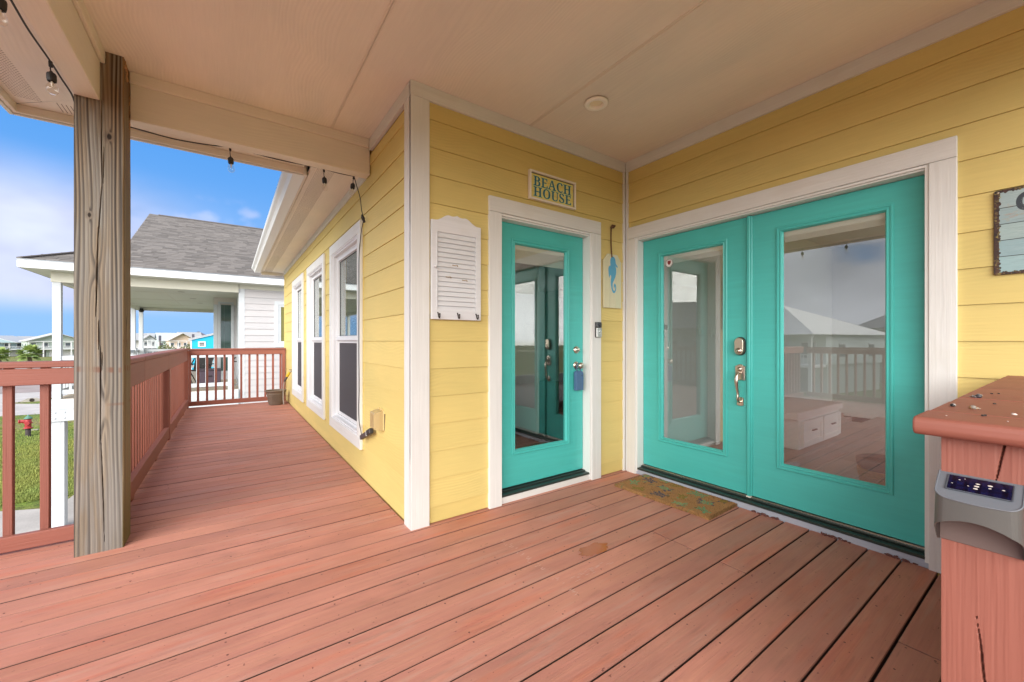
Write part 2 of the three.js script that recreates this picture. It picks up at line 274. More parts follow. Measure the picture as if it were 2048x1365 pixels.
// ---------------------------------------------------------------- house walls with lapped siding
const LY = (k) => 1.035 + 0.1845 * k;
function lapGeo(s0, s1, y0, y1, yb, yt, tb = 0.0155, tt = 0.0085) {
  const th = (y) => lerp(tb, tt, (y - yb) / (yt - yb)); const a = th(y0), b = th(y1), uo = R() * 5, vo = R() * 3;
  const q = (p, o) => [0, 1, 2, 0, 2, 3].flatMap((i) => p[i]);
  const F = [[s0, y0, a], [s1, y0, a], [s1, y1, b], [s0, y1, b]], K = F.map(([x, y]) => [x, y, 0]);
  const faces = [[F[0], F[1], F[2], F[3]], [K[0], K[1], F[1], F[0]], [F[3], F[2], K[2], K[3]], [K[0], F[0], F[3], K[3]], [F[1], K[1], K[2], F[2]]];
  const pos = faces.flatMap((f) => q(f)), uv = []; for (let i = 0; i < pos.length; i += 3) uv.push(pos[i] + uo, pos[i + 1] + vo + pos[i + 2]);
  return tri(pos, uv);
}
function siding(wall, s0, s1, y0, y1, holes, mats, ly = LY, kmin = -8, kmax = 12, tb = 0.0155) {
  for (let k = kmin; k < kmax; k++) {
    const yb = ly(k), yt = ly(k + 1) - 0.0015, a = Math.max(yb, y0), b = Math.min(yt, y1); if (b - a < 0.01) continue;
    const m = mats[Math.floor(R() * mats.length)];
    let segs = [[s0, s1, a, b]];
    for (const [h0, h1, g0, g1] of holes) {
      segs = segs.flatMap(([p, q, c, d]) => {
        if (h1 <= p || h0 >= q || g1 <= c || g0 >= d) return [[p, q, c, d]];
        const o = []; if (h0 > p) o.push([p, h0, c, d]); if (h1 < q) o.push([h1, q, c, d]);
        const mp = Math.max(p, h0), mq = Math.min(q, h1); if (g0 > c + 0.004) o.push([mp, mq, c, g0]); if (g1 < d - 0.004) o.push([mp, mq, g1, d]);
        return o;
      });
    }
    for (const [p, q, c, d] of segs) part(wall, 'siding_board', lapGeo(p, q, c, d, yb, yt, tb), m);
  }
}
function sheath(wall, s0, s1, y0, y1, holes, depth, m) {
  const s = poly2([[s0, y0], [s1, y0], [s1, y1], [s0, y1]]);
  for (const [a, b, c, d] of holes) s.holes.push(new THREE.Path([[a, c], [a, d], [b, d], [b, c]].map((p) => new THREE.Vector2(...p))));
  part(wall, 'wall_core', extrude(s, depth).translate(0, 0, -depth - 0.001), m);
}
const CEIL = 2.899, FRZ = 2.805;
const place = (o, x, y, z, turn) => { o.position.set(x, y, z); o.rotation.y = turn; return o; };
const WX = 0.985, FX = 3.085, DZ = -2.51, TURN = -Math.PI / 2;

// window wall, facing the walkway (local x = world z)
const wallW = place(thing('house_wall', 'long yellow lap sided wall with three tall windows along the walkway'), WX, 0, 0, TURN);
const WIN = [[-4.962, -3.652], [-6.606, -5.314], [-8.272, -7.001]], WY0 = 0.262, WY1 = 2.287;
{
  const holes = WIN.map(([a, b]) => [a + 0.03, b - 0.03, WY0 + 0.03, WY1 - 0.03]);
  siding(wallW, -9.68, -2.60, 0.012, 2.78, holes, yellow);
  sheath(wallW, -9.68, -2.52, -0.3, 2.95, WIN.map(([a, b]) => [a + 0.10, b - 0.10, WY0 + 0.10, WY1 - 0.10]), 0.13, yellowBack);
  part(wallW, 'corner_board', bx(-2.605, -2.487, 0.0, FRZ, 0.0, 0.028, 0.002, 1), trim);
  part(wallW, 'corner_board', bx(-9.70, -9.62, -0.3, 2.62, 0.0, 0.024, 0.002, 1), yellow[0]);
  part(wallW, 'frieze_board', bx(-3.415, -2.487, FRZ, CEIL, 0.0, 0.03, 0.002, 0), trim);
  part(wallW, 'frieze_board', bx(-6.1, -3.56, 2.612, 2.70, 0.0, 0.026, 0.002, 0), trim);
  part(wallW, 'frieze_board', bx(-9.72, -6.104, 2.612, 2.70, 0.0, 0.026, 0.002, 0), trim);
  const screen = M(0.085, 0.08, 0.09, { roughness: 0.8, transparent: true, opacity: 0.72 });
  const gasket = M(0.05, 0.055, 0.06, { roughness: 0.6 });
  WIN.forEach(([a, b]) => {
    const w = sub(wallW, 'window');
    const T = 0.105, o0 = 0.018, o1 = 0.042;
    part(w, 'backing_board', ring(a + 0.004, b + 0.0, WY0, WY1, [[0, 0.0], [0, o0], [T, o0]]), yellow[0]);
    part(w, 'casing', bx(a, b, WY1 - T, WY1, o0, o1, 0.002, 0), trim); part(w, 'casing', bx(a, b, WY0, WY0 + T, o0, o1, 0.002, 0), trim);
    part(w, 'casing', bx(a, a + T, WY0 + T, WY1 - T, o0, o1, 0.002, 1), trim); part(w, 'casing', bx(b - T, b, WY0 + T, WY1 - T, o0, o1, 0.002, 1), trim);
    const i0 = a + T, i1 = b - T, y0 = WY0 + T, y1 = WY1 - T, ym = 1.252;
    part(w, 'window_frame', ring(i0, i1, y0, y1, [[0, -0.08], [0, 0.036], [0.012, 0.036], [0.014, 0.026], [0.028, 0.024], [0.03, -0.01], [0.044, -0.012], [0.046, -0.08]]), vinyl);
    part(w, 'sash', ring(i0 + 0.044, i1 - 0.044, ym - 0.02, y1 - 0.044, [[0, -0.03], [0.004, -0.012], [0.036, -0.012], [0.040, -0.030], [0.044, -0.032]]), vinyl);
    part(w, 'sash', ring(i0 + 0.044, i1 - 0.044, y0 + 0.044, ym - 0.022, [[0, -0.06], [0.002, -0.026], [0.03, -0.026], [0.034, -0.040], [0.05, -0.045]]), vinyl);
    part(w, 'meeting_rail', bx(i0 + 0.04, i1 - 0.04, ym - 0.026, ym + 0.02, -0.034, 0.004, 0.002, 0), vinyl);
    part(w, 'pane', bx(i0 + 0.06, i1 - 0.06, ym - 0.0, y1 - 0.06, -0.0355, -0.035, 0), paneM);
    part(w, 'gasket', ring(i0 + 0.086, i1 - 0.086, ym + 0.02, y1 - 0.086, [[0, -0.030], [0.005, -0.030], [0.006, -0.034]]), gasket);
    part(w, 'pane', bx(i0 + 0.06, i1 - 0.06, y0 + 0.06, ym - 0.03, -0.052, -0.0515, 0), paneM);
    part(w, 'insect_screen', bx(i0 + 0.072, i1 - 0.072, y0 + 0.072, ym - 0.026, -0.030, -0.0295, 0), screen);
    part(w, 'room_backing', bx(i0 - 0.2, i1 + 0.2, y0 - 0.2, y1 + 0.2, -1.9, -1.86, 0.002), drywall);
  });
}
// wall with the single door, facing us (local x = world x)
const wallD = place(thing('house_wall', 'yellow lap sided wall with the single teal door'), 0, 0, DZ, 0);
{
  const hole = [1.60, 2.665, -1, 2.225];
  siding(wallD, 1.075, 3.05, 0.010, 2.83, [hole], yellow);
  sheath(wallD, 0.99, 3.30, -0.3, 2.95, [[1.655, 2.592, -0.25, 2.168]], 0.13, yellowBack);
  part(wallD, 'corner_board', bx(0.957, 1.085, 0.0, FRZ, 0.0, 0.028, 0.002, 1), trim);
  part(wallD, 'corner_board', bx(3.035, 3.06, 0.0, FRZ, 0.0, 0.026, 0.002, 1), trim);
  part(wallD, 'frieze_board', bx(0.955, 3.058, FRZ, CEIL, 0.0, 0.03, 0.002, 0), trim);
  part(wallD, 'door_casing', bx(1.548, 2.719, 2.168, 2.279, 0.0, 0.034, 0.002, 0), trim);
  part(wallD, 'door_casing', bx(1.548, 1.655, 0.0, 2.166, 0.0, 0.034, 0.002, 1), trim);
  part(wallD, 'door_casing', bx(2.604, 2.719, 0.0, 2.166, 0.0, 0.034, 0.002, 1), trim);
  for (const [a, b] of [[1.640, 1.658], [2.588, 2.604]]) { part(wallD, 'door_jamb', bx(a, b, 0.03, 2.166, -0.14, 0.026, 0.001, 1), trimSmooth); }
  part(wallD, 'door_jamb', bx(1.658, 2.588, 2.150, 2.166, -0.14, 0.026, 0.001, 0), trimSmooth);
  part(wallD, 'door_stop', bx(1.658, 2.588, 2.138, 2.1495, -0.062, 0.012, 0.001, 0), trimSmooth); 
  part(wallD, 'threshold', [bx(1.658, 2.588, 0.052, 0.068, -0.14, 0.020, 0.003, 0), bx(1.658, 2.588, 0.069, 0.078, -0.14, -0.03, 0.003, 0)], bronze);
  part(wallD, 'sill_board', bx(1.656, 2.603, 0.0, 0.050, -0.03, 0.012, 0.002, 0), trim);
}
// wall with the french doors, facing left (local x = world z)
const wallF = place(thing('house_wall', 'yellow lap sided wall with the teal double doors and rusty sign'), FX, 0, 0, TURN);
{
  const hole = [-2.43, -0.42, -1, 2.225];
  siding(wallF, -2.47, 3.6, 0.010, 2.83, [hole], yellow);
  sheath(wallF, -2.51, 3.6, -0.3, 2.95, [[-2.352, -0.488, -0.25, 2.168]], 0.13, yellowBack);
  part(wallF, 'corner_board', bx(-2.482, -2.458, 0.0, FRZ, 0.0, 0.026, 0.002, 1), trim);
  part(wallF, 'frieze_board', bx(-2.478, 3.6, FRZ, CEIL, 0.0, 0.03, 0.002, 0), trim);
  part(wallF, 'door_casing', bx(-2.456, -0.372, 2.168, 2.275, 0.0, 0.034, 0.002, 0), trim);
  part(wallF, 'door_casing', bx(-2.456, -2.366, 0.0, 2.166, 0.0, 0.034, 0.002, 1), trim);
  part(wallF, 'door_casing', bx(-0.474, -0.372, 0.0, 2.166, 0.0, 0.034, 0.002, 1), trim);
  for (const [a, b] of [[-2.366, -2.350], [-0.490, -0.474]]) part(wallF, 'door_jamb', bx(a, b, 0.03, 2.166, -0.14, 0.026, 0.001, 1), trimSmooth);
  part(wallF, 'door_jamb', bx(-2.350, -0.490, 2.152, 2.166, -0.14, 0.026, 0.001, 0), trimSmooth);
  part(wallF, 'door_stop', bx(-2.350, -0.490, 2.142, 2.1515, -0.058, 0.012, 0.001, 0), trimSmooth);
  part(wallF, 'threshold', [bx(-2.352, -0.488, 0.045, 0.062, -0.14, 0.028, 0.003, 0), bx(-2.350, -0.490, 0.063, 0.074, -0.14, -0.024, 0.003, 0)], bronze);
  part(wallF, 'threshold_strip', bx(-2.349, -0.491, 0.0625, 0.080, -0.056, -0.044, 0.002, 0), nickel);
  part(wallF, 'sill_board', bx(-2.37, -0.47, -0.02, 0.043, -0.03, 0.014, 0.002, 0), grained(0.46, 0.50, 0.58, 0.7));
  // flaking old paint and dirt where the boards meet the sill
  const fl = []; for (let i = 0; i < 150; i++) { const s = rr(-1.45, -0.52); if (vn(s * 7, 0, 5) < 0.42) continue; fl.push(cbox(rr(0.006, 0.022), rr(0.003, 0.010), rr(0.006, 0.018), 0.001, -1, false).rotateY(R() * 3).translate(s, rr(0.002, 0.010), 0.014 + rr(0.003, 0.016))); }
  const f = part(wallF, 'paint_flakes', fl, M(0.16, 0.07, 0.06, { roughness: 0.9 })); f.userData.kind = 'stuff';
}

for (const [w, s0, s1, n] of [[wallF, -2.4, 0.3, 26], [wallD, 1.1, 3.0, 20], [wallW, -9.5, -2.7, 50]]) { // small nail heads and flecks
  const g = []; for (let i = 0; i < n; i++) { const s = rr(s0, s1), y = LY(Math.floor(rr(-5, 9))) + rr(0.012, 0.03); if (w === wallF && s < -0.36 && y < 2.29) continue; if (w === wallD && s > 1.54 && s < 2.73 && y < 2.29) continue; if (w === wallW && WIN.some(([a, b]) => s > a && s < b) && y < 2.3) continue; g.push(new THREE.SphereGeometry(rr(0.0022, 0.0038), 7, 5).scale(1, 1, 0.4).translate(s, y, 0.0135)); }
  part(w, 'nail_heads', g, M(0.36, 0.25, 0.10, { roughness: 0.8 })).userData.kind = 'stuff';
}
// ---------------------------------------------------------------- doors
function doorLeaf(t, s0, s1, y0, y1, m0, m1, my0, my1, blind, mat = teal) {
  // a slab with a glazed opening; front face at -0.060, a raised moulding round the glass
  const s = poly2([[s0, y0], [s1, y0], [s1, y1], [s0, y1]]); const e = 0.028;
  s.holes.push(new THREE.Path([[m0 + e, my0 + e], [m0 + e, my1 - e], [m1 - e, my1 - e], [m1 - e, my0 + e]].map((p) => new THREE.Vector2(...p))));
  part(t, 'door_panel', extrude(s, 0.044, 0.0015, 1).translate(0, 0, -0.104), mat);
  part(t, 'glass_moulding', ring(m0, m1, my0, my1, [[0, -0.0605], [0.0, -0.052], [0.004, -0.048], [0.012, -0.048], [0.015, -0.053], [0.022, -0.053], [0.026, -0.049], [0.031, -0.050], [0.036, -0.064], [0.040, -0.074]]), mat);
  const g0 = m0 + 0.038, g1 = m1 - 0.038, h0 = my0 + 0.038, h1 = my1 - 0.038;
  part(t, 'pane', bx(g0 - 0.006, g1 + 0.006, h0 - 0.006, h1 + 0.006, -0.0725, -0.072, 0), glassM);
  const bd = sub(t, 'blind');
  part(bd, 'head_rail', bx(g0, g1, h1 - 0.035, h1, -0.094, -0.080, 0.002), M(0.70, 0.68, 0.63, { roughness: 0.5 }));
  for (let k = 0; k < blind; k++) part(bd, 'slat', bx(g0 + 0.003, g1 - 0.003, h1 - 0.041 - k * 0.0075, h1 - 0.036 - k * 0.0075, -0.095, -0.081, 0.001), M(0.70, 0.68, 0.63, { roughness: 0.5 }));
}
const doorA = place(thing('glass_door', 'single teal full glass door with blue lock box on its knob', 'door'), 0, 0, DZ, 0);
doorLeaf(doorA, 1.660, 2.583, 0.086, 2.147, 1.803, 2.417, 0.327, 2.020, 14);
const french1 = place(thing('glass_door', 'left leaf of the teal double doors with keypad and pull handle', 'door', 'leaves of the teal double doors'), FX, 0, 0, TURN);
doorLeaf(french1, -2.347, -1.430, 0.084, 2.139, -2.186, -1.578, 0.328, 2.008, 5);
const french2 = place(thing('glass_door', 'right leaf of the teal double doors with wide glass and no handle', 'door', 'leaves of the teal double doors'), FX, 0, 0, TURN);
doorLeaf(french2, -1.399, -0.493, 0.084, 2.139, -1.238, -0.630, 0.328, 2.016, 5);
part(french2, 'astragal', bx(-1.434, -1.394, 0.084, 2.139, -0.0595, -0.046, 0.004, 1), teal);
part(french2, 'astragal', bx(-1.426, -1.405, 0.074, 2.139, -0.0455, -0.034, 0.005, 1), teal);
part(french2, 'flush_bolt', bx(-1.432, -1.398, 0.055, 0.083, -0.058, -0.030, 0.003), M(0.66, 0.62, 0.54, { roughness: 0.5 }));
{ // round knob set of the single door
  const rose = (r, d) => lathe([[0, d], [r * 0.35, d], [r * 0.5, d * 0.93], [r * 0.86, d * 0.55], [r, d * 0.2], [r, 0], [0, 0]], 28).rotateX(Math.PI / 2);
  const db = sub(doorA, 'deadbolt', [2.50, 1.142, -0.0598]);
  part(db, 'rose', rose(0.033, 0.024), nickel); part(db, 'cylinder', lathe([[0, 0.034], [0.015, 0.034], [0.0175, 0.031], [0.018, 0.02]], 20).rotateX(Math.PI / 2), nickel);
  part(db, 'key_slot', bx(-0.0012, 0.0012, -0.008, 0.006, 0.0335, 0.0345, 0), black);
  const kn = sub(doorA, 'door_knob', [2.50, 1.006, -0.0598]);
  part(kn, 'rose', rose(0.034, 0.016), nickel);
  part(kn, 'knob', lathe([[0, 0.078], [0.014, 0.078], [0.022, 0.074], [0.0275, 0.064], [0.0275, 0.052], [0.022, 0.042], [0.013, 0.034], [0.011, 0.015]], 28).rotateX(Math.PI / 2), nickel);
  part(kn, 'cylinder', lathe([[0, 0.0795], [0.009, 0.0795], [0.0095, 0.078]], 16).rotateX(Math.PI / 2), M(0.5, 0.46, 0.4, { metalness: 1, roughness: 0.4 }));
}
{ // keypad lock and pull handle of the left leaf
  const brass = M(0.60, 0.54, 0.43, { roughness: 0.35, metalness: 1 });
  const kp = sub(french1, 'keypad_lock', [-1.480, 1.181, -0.0598]);
  const cap = (w, h) => { const s = new THREE.Shape(), r = w / 2, q = h / 2 - r; s.absarc(0, q, r, 0, Math.PI); s.absarc(0, -q, r, Math.PI, 2 * Math.PI); s.closePath(); return s; };
  part(kp, 'base_plate', extrude(cap(0.074, 0.138), 0.012, 0.003, 2, 20), M(0.05, 0.045, 0.04, { roughness: 0.4, metalness: 0.6 }));
  part(kp, 'cover', extrude(cap(0.064, 0.126), 0.02, 0.005, 3, 20).translate(0, 0, 0.011), brass);
  for (let i = 0; i < 3; i++) for (let j = 0; j < 4; j++) part(kp, 'key', bx(-0.0195 + i * 0.0145, -0.0085 + i * 0.0145, 0.036 - j * 0.0125, 0.0445 - j * 0.0125, 0.030, 0.0335, 0.0012), M(0.42, 0.40, 0.38, { roughness: 0.5 }));
  part(kp, 'cylinder', lathe([[0, 0.018], [0.009, 0.018], [0.012, 0.012], [0.0215, 0.010], [0.0225, 0.0]], 24).rotateX(Math.PI / 2).translate(0, -0.034, 0.029), nickel);
  part(kp, 'key_slot', bx(-0.001, 0.001, -0.04, -0.028, 0.0465, 0.0475, 0), black);
  const hs = sub(french1, 'pull_handle', [-1.480, 0.985, -0.0598]);
  const pl = new THREE.Shape(); pl.moveTo(-0.036, -0.058); pl.lineTo(0.036, -0.058); pl.lineTo(0.036, 0.048); pl.quadraticCurveTo(0.026, 0.048, 0.020, 0.055); pl.quadraticCurveTo(0, 0.068, -0.020, 0.055); pl.quadraticCurveTo(-0.026, 0.048, -0.036, 0.048); pl.closePath();
  part(hs, 'upper_plate', extrude(pl, 0.010, 0.005, 3), nickel);
  const lp = new THREE.Shape(); lp.moveTo(-0.024, -0.246); lp.quadraticCurveTo(0, -0.256, 0.024, -0.246); lp.lineTo(0.024, -0.190); lp.quadraticCurveTo(0, -0.180, -0.024, -0.190); lp.closePath();
  part(hs, 'lower_plate', extrude(lp, 0.009, 0.004, 3), nickel);
  const c = new THREE.CatmullRomCurve3([[0, -0.005, 0.012], [-0.002, 0.0, 0.035], [-0.003, -0.02, 0.056], [-0.003, -0.06, 0.064], [-0.002, -0.11, 0.056], [0, -0.155, 0.046], [0, -0.195, 0.047], [0, -0.215, 0.035], [0, -0.22, 0.011]].map((p) => new THREE.Vector3(...p)));
  const g = new THREE.TubeGeometry(c, 48, 0.009, 10); const pa = g.attributes.position, na = g.attributes.normal;
  for (let i = 0; i < pa.count; i++) { const t = Math.floor(i / 11) / 48, k = 1 + 0.45 * Math.exp(-(((t - 0.36) / 0.16) ** 2)) - 1; pa.setXYZ(i, pa.getX(i) + na.getX(i) * 0.009 * k * 1.1, pa.getY(i) + na.getY(i) * 0.009 * k * 0.3, pa.getZ(i) + na.getZ(i) * 0.009 * k * 0.3); }
  g.computeVertexNormals(); part(hs, 'grip', g, nickel);
  part(hs, 'thumb_latch', [bx(-0.012, 0.012, 0.006, 0.012, 0.014, 0.05, 0.002), lathe([[0, 0.02], [0.015, 0.02], [0.017, 0.0]], 18).rotateX(Math.PI / 2).translate(0, 0.025, 0.008)], nickel);
}
{ // round sticker at the top corner of the left leaf's glass
  const st = place(thing('sticker', 'small round white alarm sticker with red shield on the left leaf glass', 'sticker'), FX, 0, 0, TURN);
  part(st, 'disc', new THREE.CylinderGeometry(0.036, 0.036, 0.0008, 28).rotateX(Math.PI / 2).translate(-2.088, 1.902, -0.0712), M(0.74, 0.74, 0.73));
  part(st, 'border', new THREE.TorusGeometry(0.0345, 0.0014, 6, 32).translate(-2.088, 1.902, -0.0706), black);
  const s = new THREE.Shape(); s.moveTo(-0.016, 0.018); s.lineTo(0.016, 0.018); s.lineTo(0.016, -0.002); s.quadraticCurveTo(0.012, -0.012, 0, -0.019); s.quadraticCurveTo(-0.012, -0.012, -0.016, -0.002); s.closePath();
  part(st, 'shield', extrude(s, 0.0006).translate(-2.088, 1.905, -0.0706), M(0.22, 0.03, 0.035));
  const dots = []; for (let i = 0; i < 18; i++) { const a = i / 18 * 6.283; if (Math.sin(a) > 0.6) continue; dots.push(bx(-0.0012, 0.0012, -0.002, 0.002, 0, 0.0005, 0).translate(-2.088 + 0.027 * Math.cos(a), 1.902 + 0.027 * Math.sin(a), -0.0706)); }
  part(st, 'fine_print', dots, black);
}

// ---------------------------------------------------------------- ceiling, beams, eaves
{
  const c = thing('ceiling', 'cream painted board ceiling of the porch with thin seams');
  const xs = [-0.60, 0.666, 1.925, 3.10];
  for (let i = 0; i < 3; i++) part(c, 'ceiling_panel', bx(xs[i] + 0.0008, xs[i + 1] - 0.0008, CEIL + 0.0005, CEIL + 0.012, -3.44, 0.7, 0.001, 2), ceilM[i]);
  for (const x of [xs[1], xs[2]]) part(c, 'seam_strip', [bx(x - 0.011, x - 0.0016, CEIL - 0.004, CEIL + 0.003, -3.42, 0.7, 0.0008, 2), bx(x + 0.0016, x + 0.011, CEIL - 0.004, CEIL + 0.003, -3.42, 0.7, 0.0008, 2)], cream);
}
const lampC = thing('ceiling_light', 'round cream recessed ceiling light above the single door', 'ceiling light');
lampC.position.set(2.114, CEIL - 0.012, -1.972);
part(lampC, 'trim_ring', lathe([[0.046, 0.010], [0.049, -0.004], [0.055, -0.010], [0.072, -0.009], [0.080, -0.005], [0.082, 0.004]], 40), M(0.93, 0.92, 0.84, { roughness: 0.4 }));
part(lampC, 'lens', lathe([[0, 0.004], [0.03, 0.005], [0.05, 0.011]], 32), M(0.86, 0.80, 0.58, { roughness: 0.5 }));
{
  const r = thing('porch_roof', 'cream beams and eaves of the porch roof with vented soffits and gutter');
  const BZ = -3.435, BY = 2.607, STEP = 2.827;
  part(r, 'beam', bx(-0.503, 0.968, BY, CEIL + 0.02, BZ - 0.105, BZ, 0.004, 0), cream);
  part(r, 'beam_board', bx(-0.503, 0.955, STEP, CEIL, BZ + 0.001, BZ + 0.020, 0.003, 0), cream);
  part(r, 'beam', bx(-0.71, -0.605, BY, CEIL + 0.02, -3.268, 0.7, 0.004, 2), cream);
  part(r, 'beam_board', bx(-0.604, -0.584, STEP, CEIL, -3.268, 0.7, 0.003, 2), cream);
  part(r, 'beam', bx(-0.605, 3.08, BY, CEIL + 0.02, 0.705, 0.805, 0.004, 0), cream);  // unseen roof end, drawn in close behind the camera to admit more light
  // soffits: a mitred board on each side with a strip of slots
  const SY = 2.713, CX = -1.11, CZ = -3.88;
  const soff = (pts) => { const g = new THREE.ShapeGeometry(poly2(pts.map(([x, z]) => [x, z]))); g.rotateX(Math.PI / 2); const n = g.attributes; for (let i = 0; i < n.position.count; i++) n.uv.setXY(i, n.position.getZ(i), n.position.getX(i)); return g.translate(0, SY, 0); };
  part(r, 'soffit_panel', soff([[CX, CZ + 0.003], [-0.71, -3.543], [-0.71, 0.7], [CX, 0.7]]), ceilM[1]);
  part(r, 'soffit_panel', soff([[CX + 0.003, CZ], [0.53, CZ], [0.53, -3.54], [-0.707, -3.54]]), ceilM[2]);
  part(r, 'fascia', bx(CX - 0.02, CX, 2.65, 2.83, CZ - 0.02, 0.7, 0.003, 2), trim);
  part(r, 'fascia', bx(CX, 0.53, 2.65, 2.83, CZ - 0.02, CZ, 0.003, 0), trim);
  part(r, 'fascia_lip', bx(CX + 0.001, CX + 0.022, 2.66, SY - 0.001, CZ + 0.02, 0.7, 0.002, 2), cream);
  part(r, 'fascia_lip', bx(CX + 0.001, 0.55, 2.66, SY - 0.001, CZ + 0.001, CZ + 0.022, 0.002, 0), cream);
  part(r, 'fascia', bx(0.531, 0.549, 2.65, 2.80, CZ - 0.02, CZ + 0.03, 0.003, 1), cream);
  // eave along the window wall
  const s2 = [-9.98, -6.62, -3.545]; for (let i = 0; i < 2; i++) part(r, 'soffit_panel', bx(0.568, 0.99, 2.688, 2.70, s2[i] + 0.002, s2[i + 1] - 0.002, 0.001, 2), ceilM[i]);
  part(r, 'fascia', bx(0.548, 0.566, 2.664, 2.86, -10.0, CZ - 0.021, 0.003, 2), cream);
  part(r, 'eave_gap', bx(0.5665, 0.5735, 2.683, 2.687, -9.98, CZ - 0.03, 0.0005, 2), darkGap);
  part(r, 'soffit_edge', bx(0.574, 0.604, 2.679, 2.6875, -9.98, -3.56, 0.002, 2), cream);
  part(r, 'fascia', bx(0.567, 1.0, 2.62, 2.86, -10.0, -9.981, 0.003, 0), cream);
  const gp = [[0.546, 2.80], [0.546, 2.660], [0.452, 2.658], [0.447, 2.672], [0.432, 2.700], [0.404, 2.725], [0.396, 2.745], [0.396, 2.760], [0.404, 2.762]];
  const gs = []; for (const [a, b] of [[0, 1]]) { const pos = []; for (let i = 0; i + 1 < gp.length; i++) { const [x0, y0] = gp[i], [x1, y1] = gp[i + 1]; const z0 = -10.02, z1 = CZ - 0.03; for (const v of [[x0, y0, z0], [x0, y0, z1], [x1, y1, z1], [x0, y0, z0], [x1, y1, z1], [x1, y1, z0]]) pos.push(...v); } gs.push(tri(pos)); }
  part(r, 'gutter', gs, M(0.70, 0.72, 0.72, { roughness: 0.4, side: THREE.DoubleSide }));
  { const s = poly2(gp.concat([[0.53, 2.79]])); part(r, 'gutter_end', extrude(s, 0.003).translate(0, 0, -10.024), trimSmooth); }
  // slots of the soffit vents, joined
  const slots = []; const m4 = new THREE.Matrix4();
  const strip = (x0, x1, z0, z1, y, alongX) => { // rows run across the strip
    if (!alongX) { for (let z = z0; z < z1; z += 0.02) for (let x = x0; x < x1; x += 0.0118) slots.push([x, y, z, 0]); }
    else for (let x = x0; x < x1; x += 0.02) for (let z = z0; z < z1; z += 0.0118) slots.push([x, y, z, 1]);
  };
  strip(-1.06, -0.945, -3.74, 0.6, SY - 0.0002, false); strip(-0.88, -0.67, -3.83, -3.71, SY - 0.0002, true); strip(0.622, 0.752, -9.94, -3.62, 2.6878, false);
  const vs = new THREE.InstancedMesh(new THREE.BoxGeometry(0.0085, 0.0008, 0.0036), M(0.14, 0.09, 0.06, { roughness: 0.9 }), slots.length);
  const q0 = new THREE.Quaternion(), q1 = new THREE.Quaternion().setFromAxisAngle(new THREE.Vector3(0, 1, 0), Math.PI / 2), one = new THREE.Vector3(1, 1, 1), v3 = new THREE.Vector3();
  slots.forEach(([x, y, z, a], i) => vs.setMatrixAt(i, m4.compose(v3.set(x, y, z), a ? q1 : q0, one)));
  vs.name = 'vent_slots'; vs.userData.kind = 'stuff'; r.add(vs);
  // roof sheets above
  const slab = (pts) => tri(pts.flat());
  const E = [-1.16, 2.84, -3.94];
  part(r, 'roof_sheet', slab([E, [-1.16, 2.84, 1.1], [3.2, 5.2, 1.1], E, [3.2, 5.2, 1.1], [3.2, 5.2, -8.3]]), M(0.2, 0.2, 0.21, { roughness: 0.9 }));
  part(r, 'roof_sheet', slab([E, [3.2, 5.2, -8.3], [0.50, 2.88, -3.94], [0.50, 2.88, -3.94], [3.2, 5.2, -8.3], [0.47, 2.88, -10.0], [0.47, 2.88, -10.0], [3.2, 5.2, -8.3], [9.5, 2.84, -10.0]]), M(0.2, 0.2, 0.21, { roughness: 0.9 }));
  part(r, 'roof_sheet', slab([[3.2, 5.2, 3.8], [9.5, 2.84, 3.8], [9.5, 2.84, -10.0], [3.2, 5.2, 3.8], [9.5, 2.84, -10.0], [3.2, 5.2, -8.3], [-1.16, 2.84, 1.1], [3.2, 2.84, 1.1], [3.2, 5.2, 1.1], [3.2, 2.84, 3.8], [9.5, 2.84, 3.8], [3.2, 5.2, 3.8]]), M(0.2, 0.2, 0.21, { roughness: 0.9 }));
}
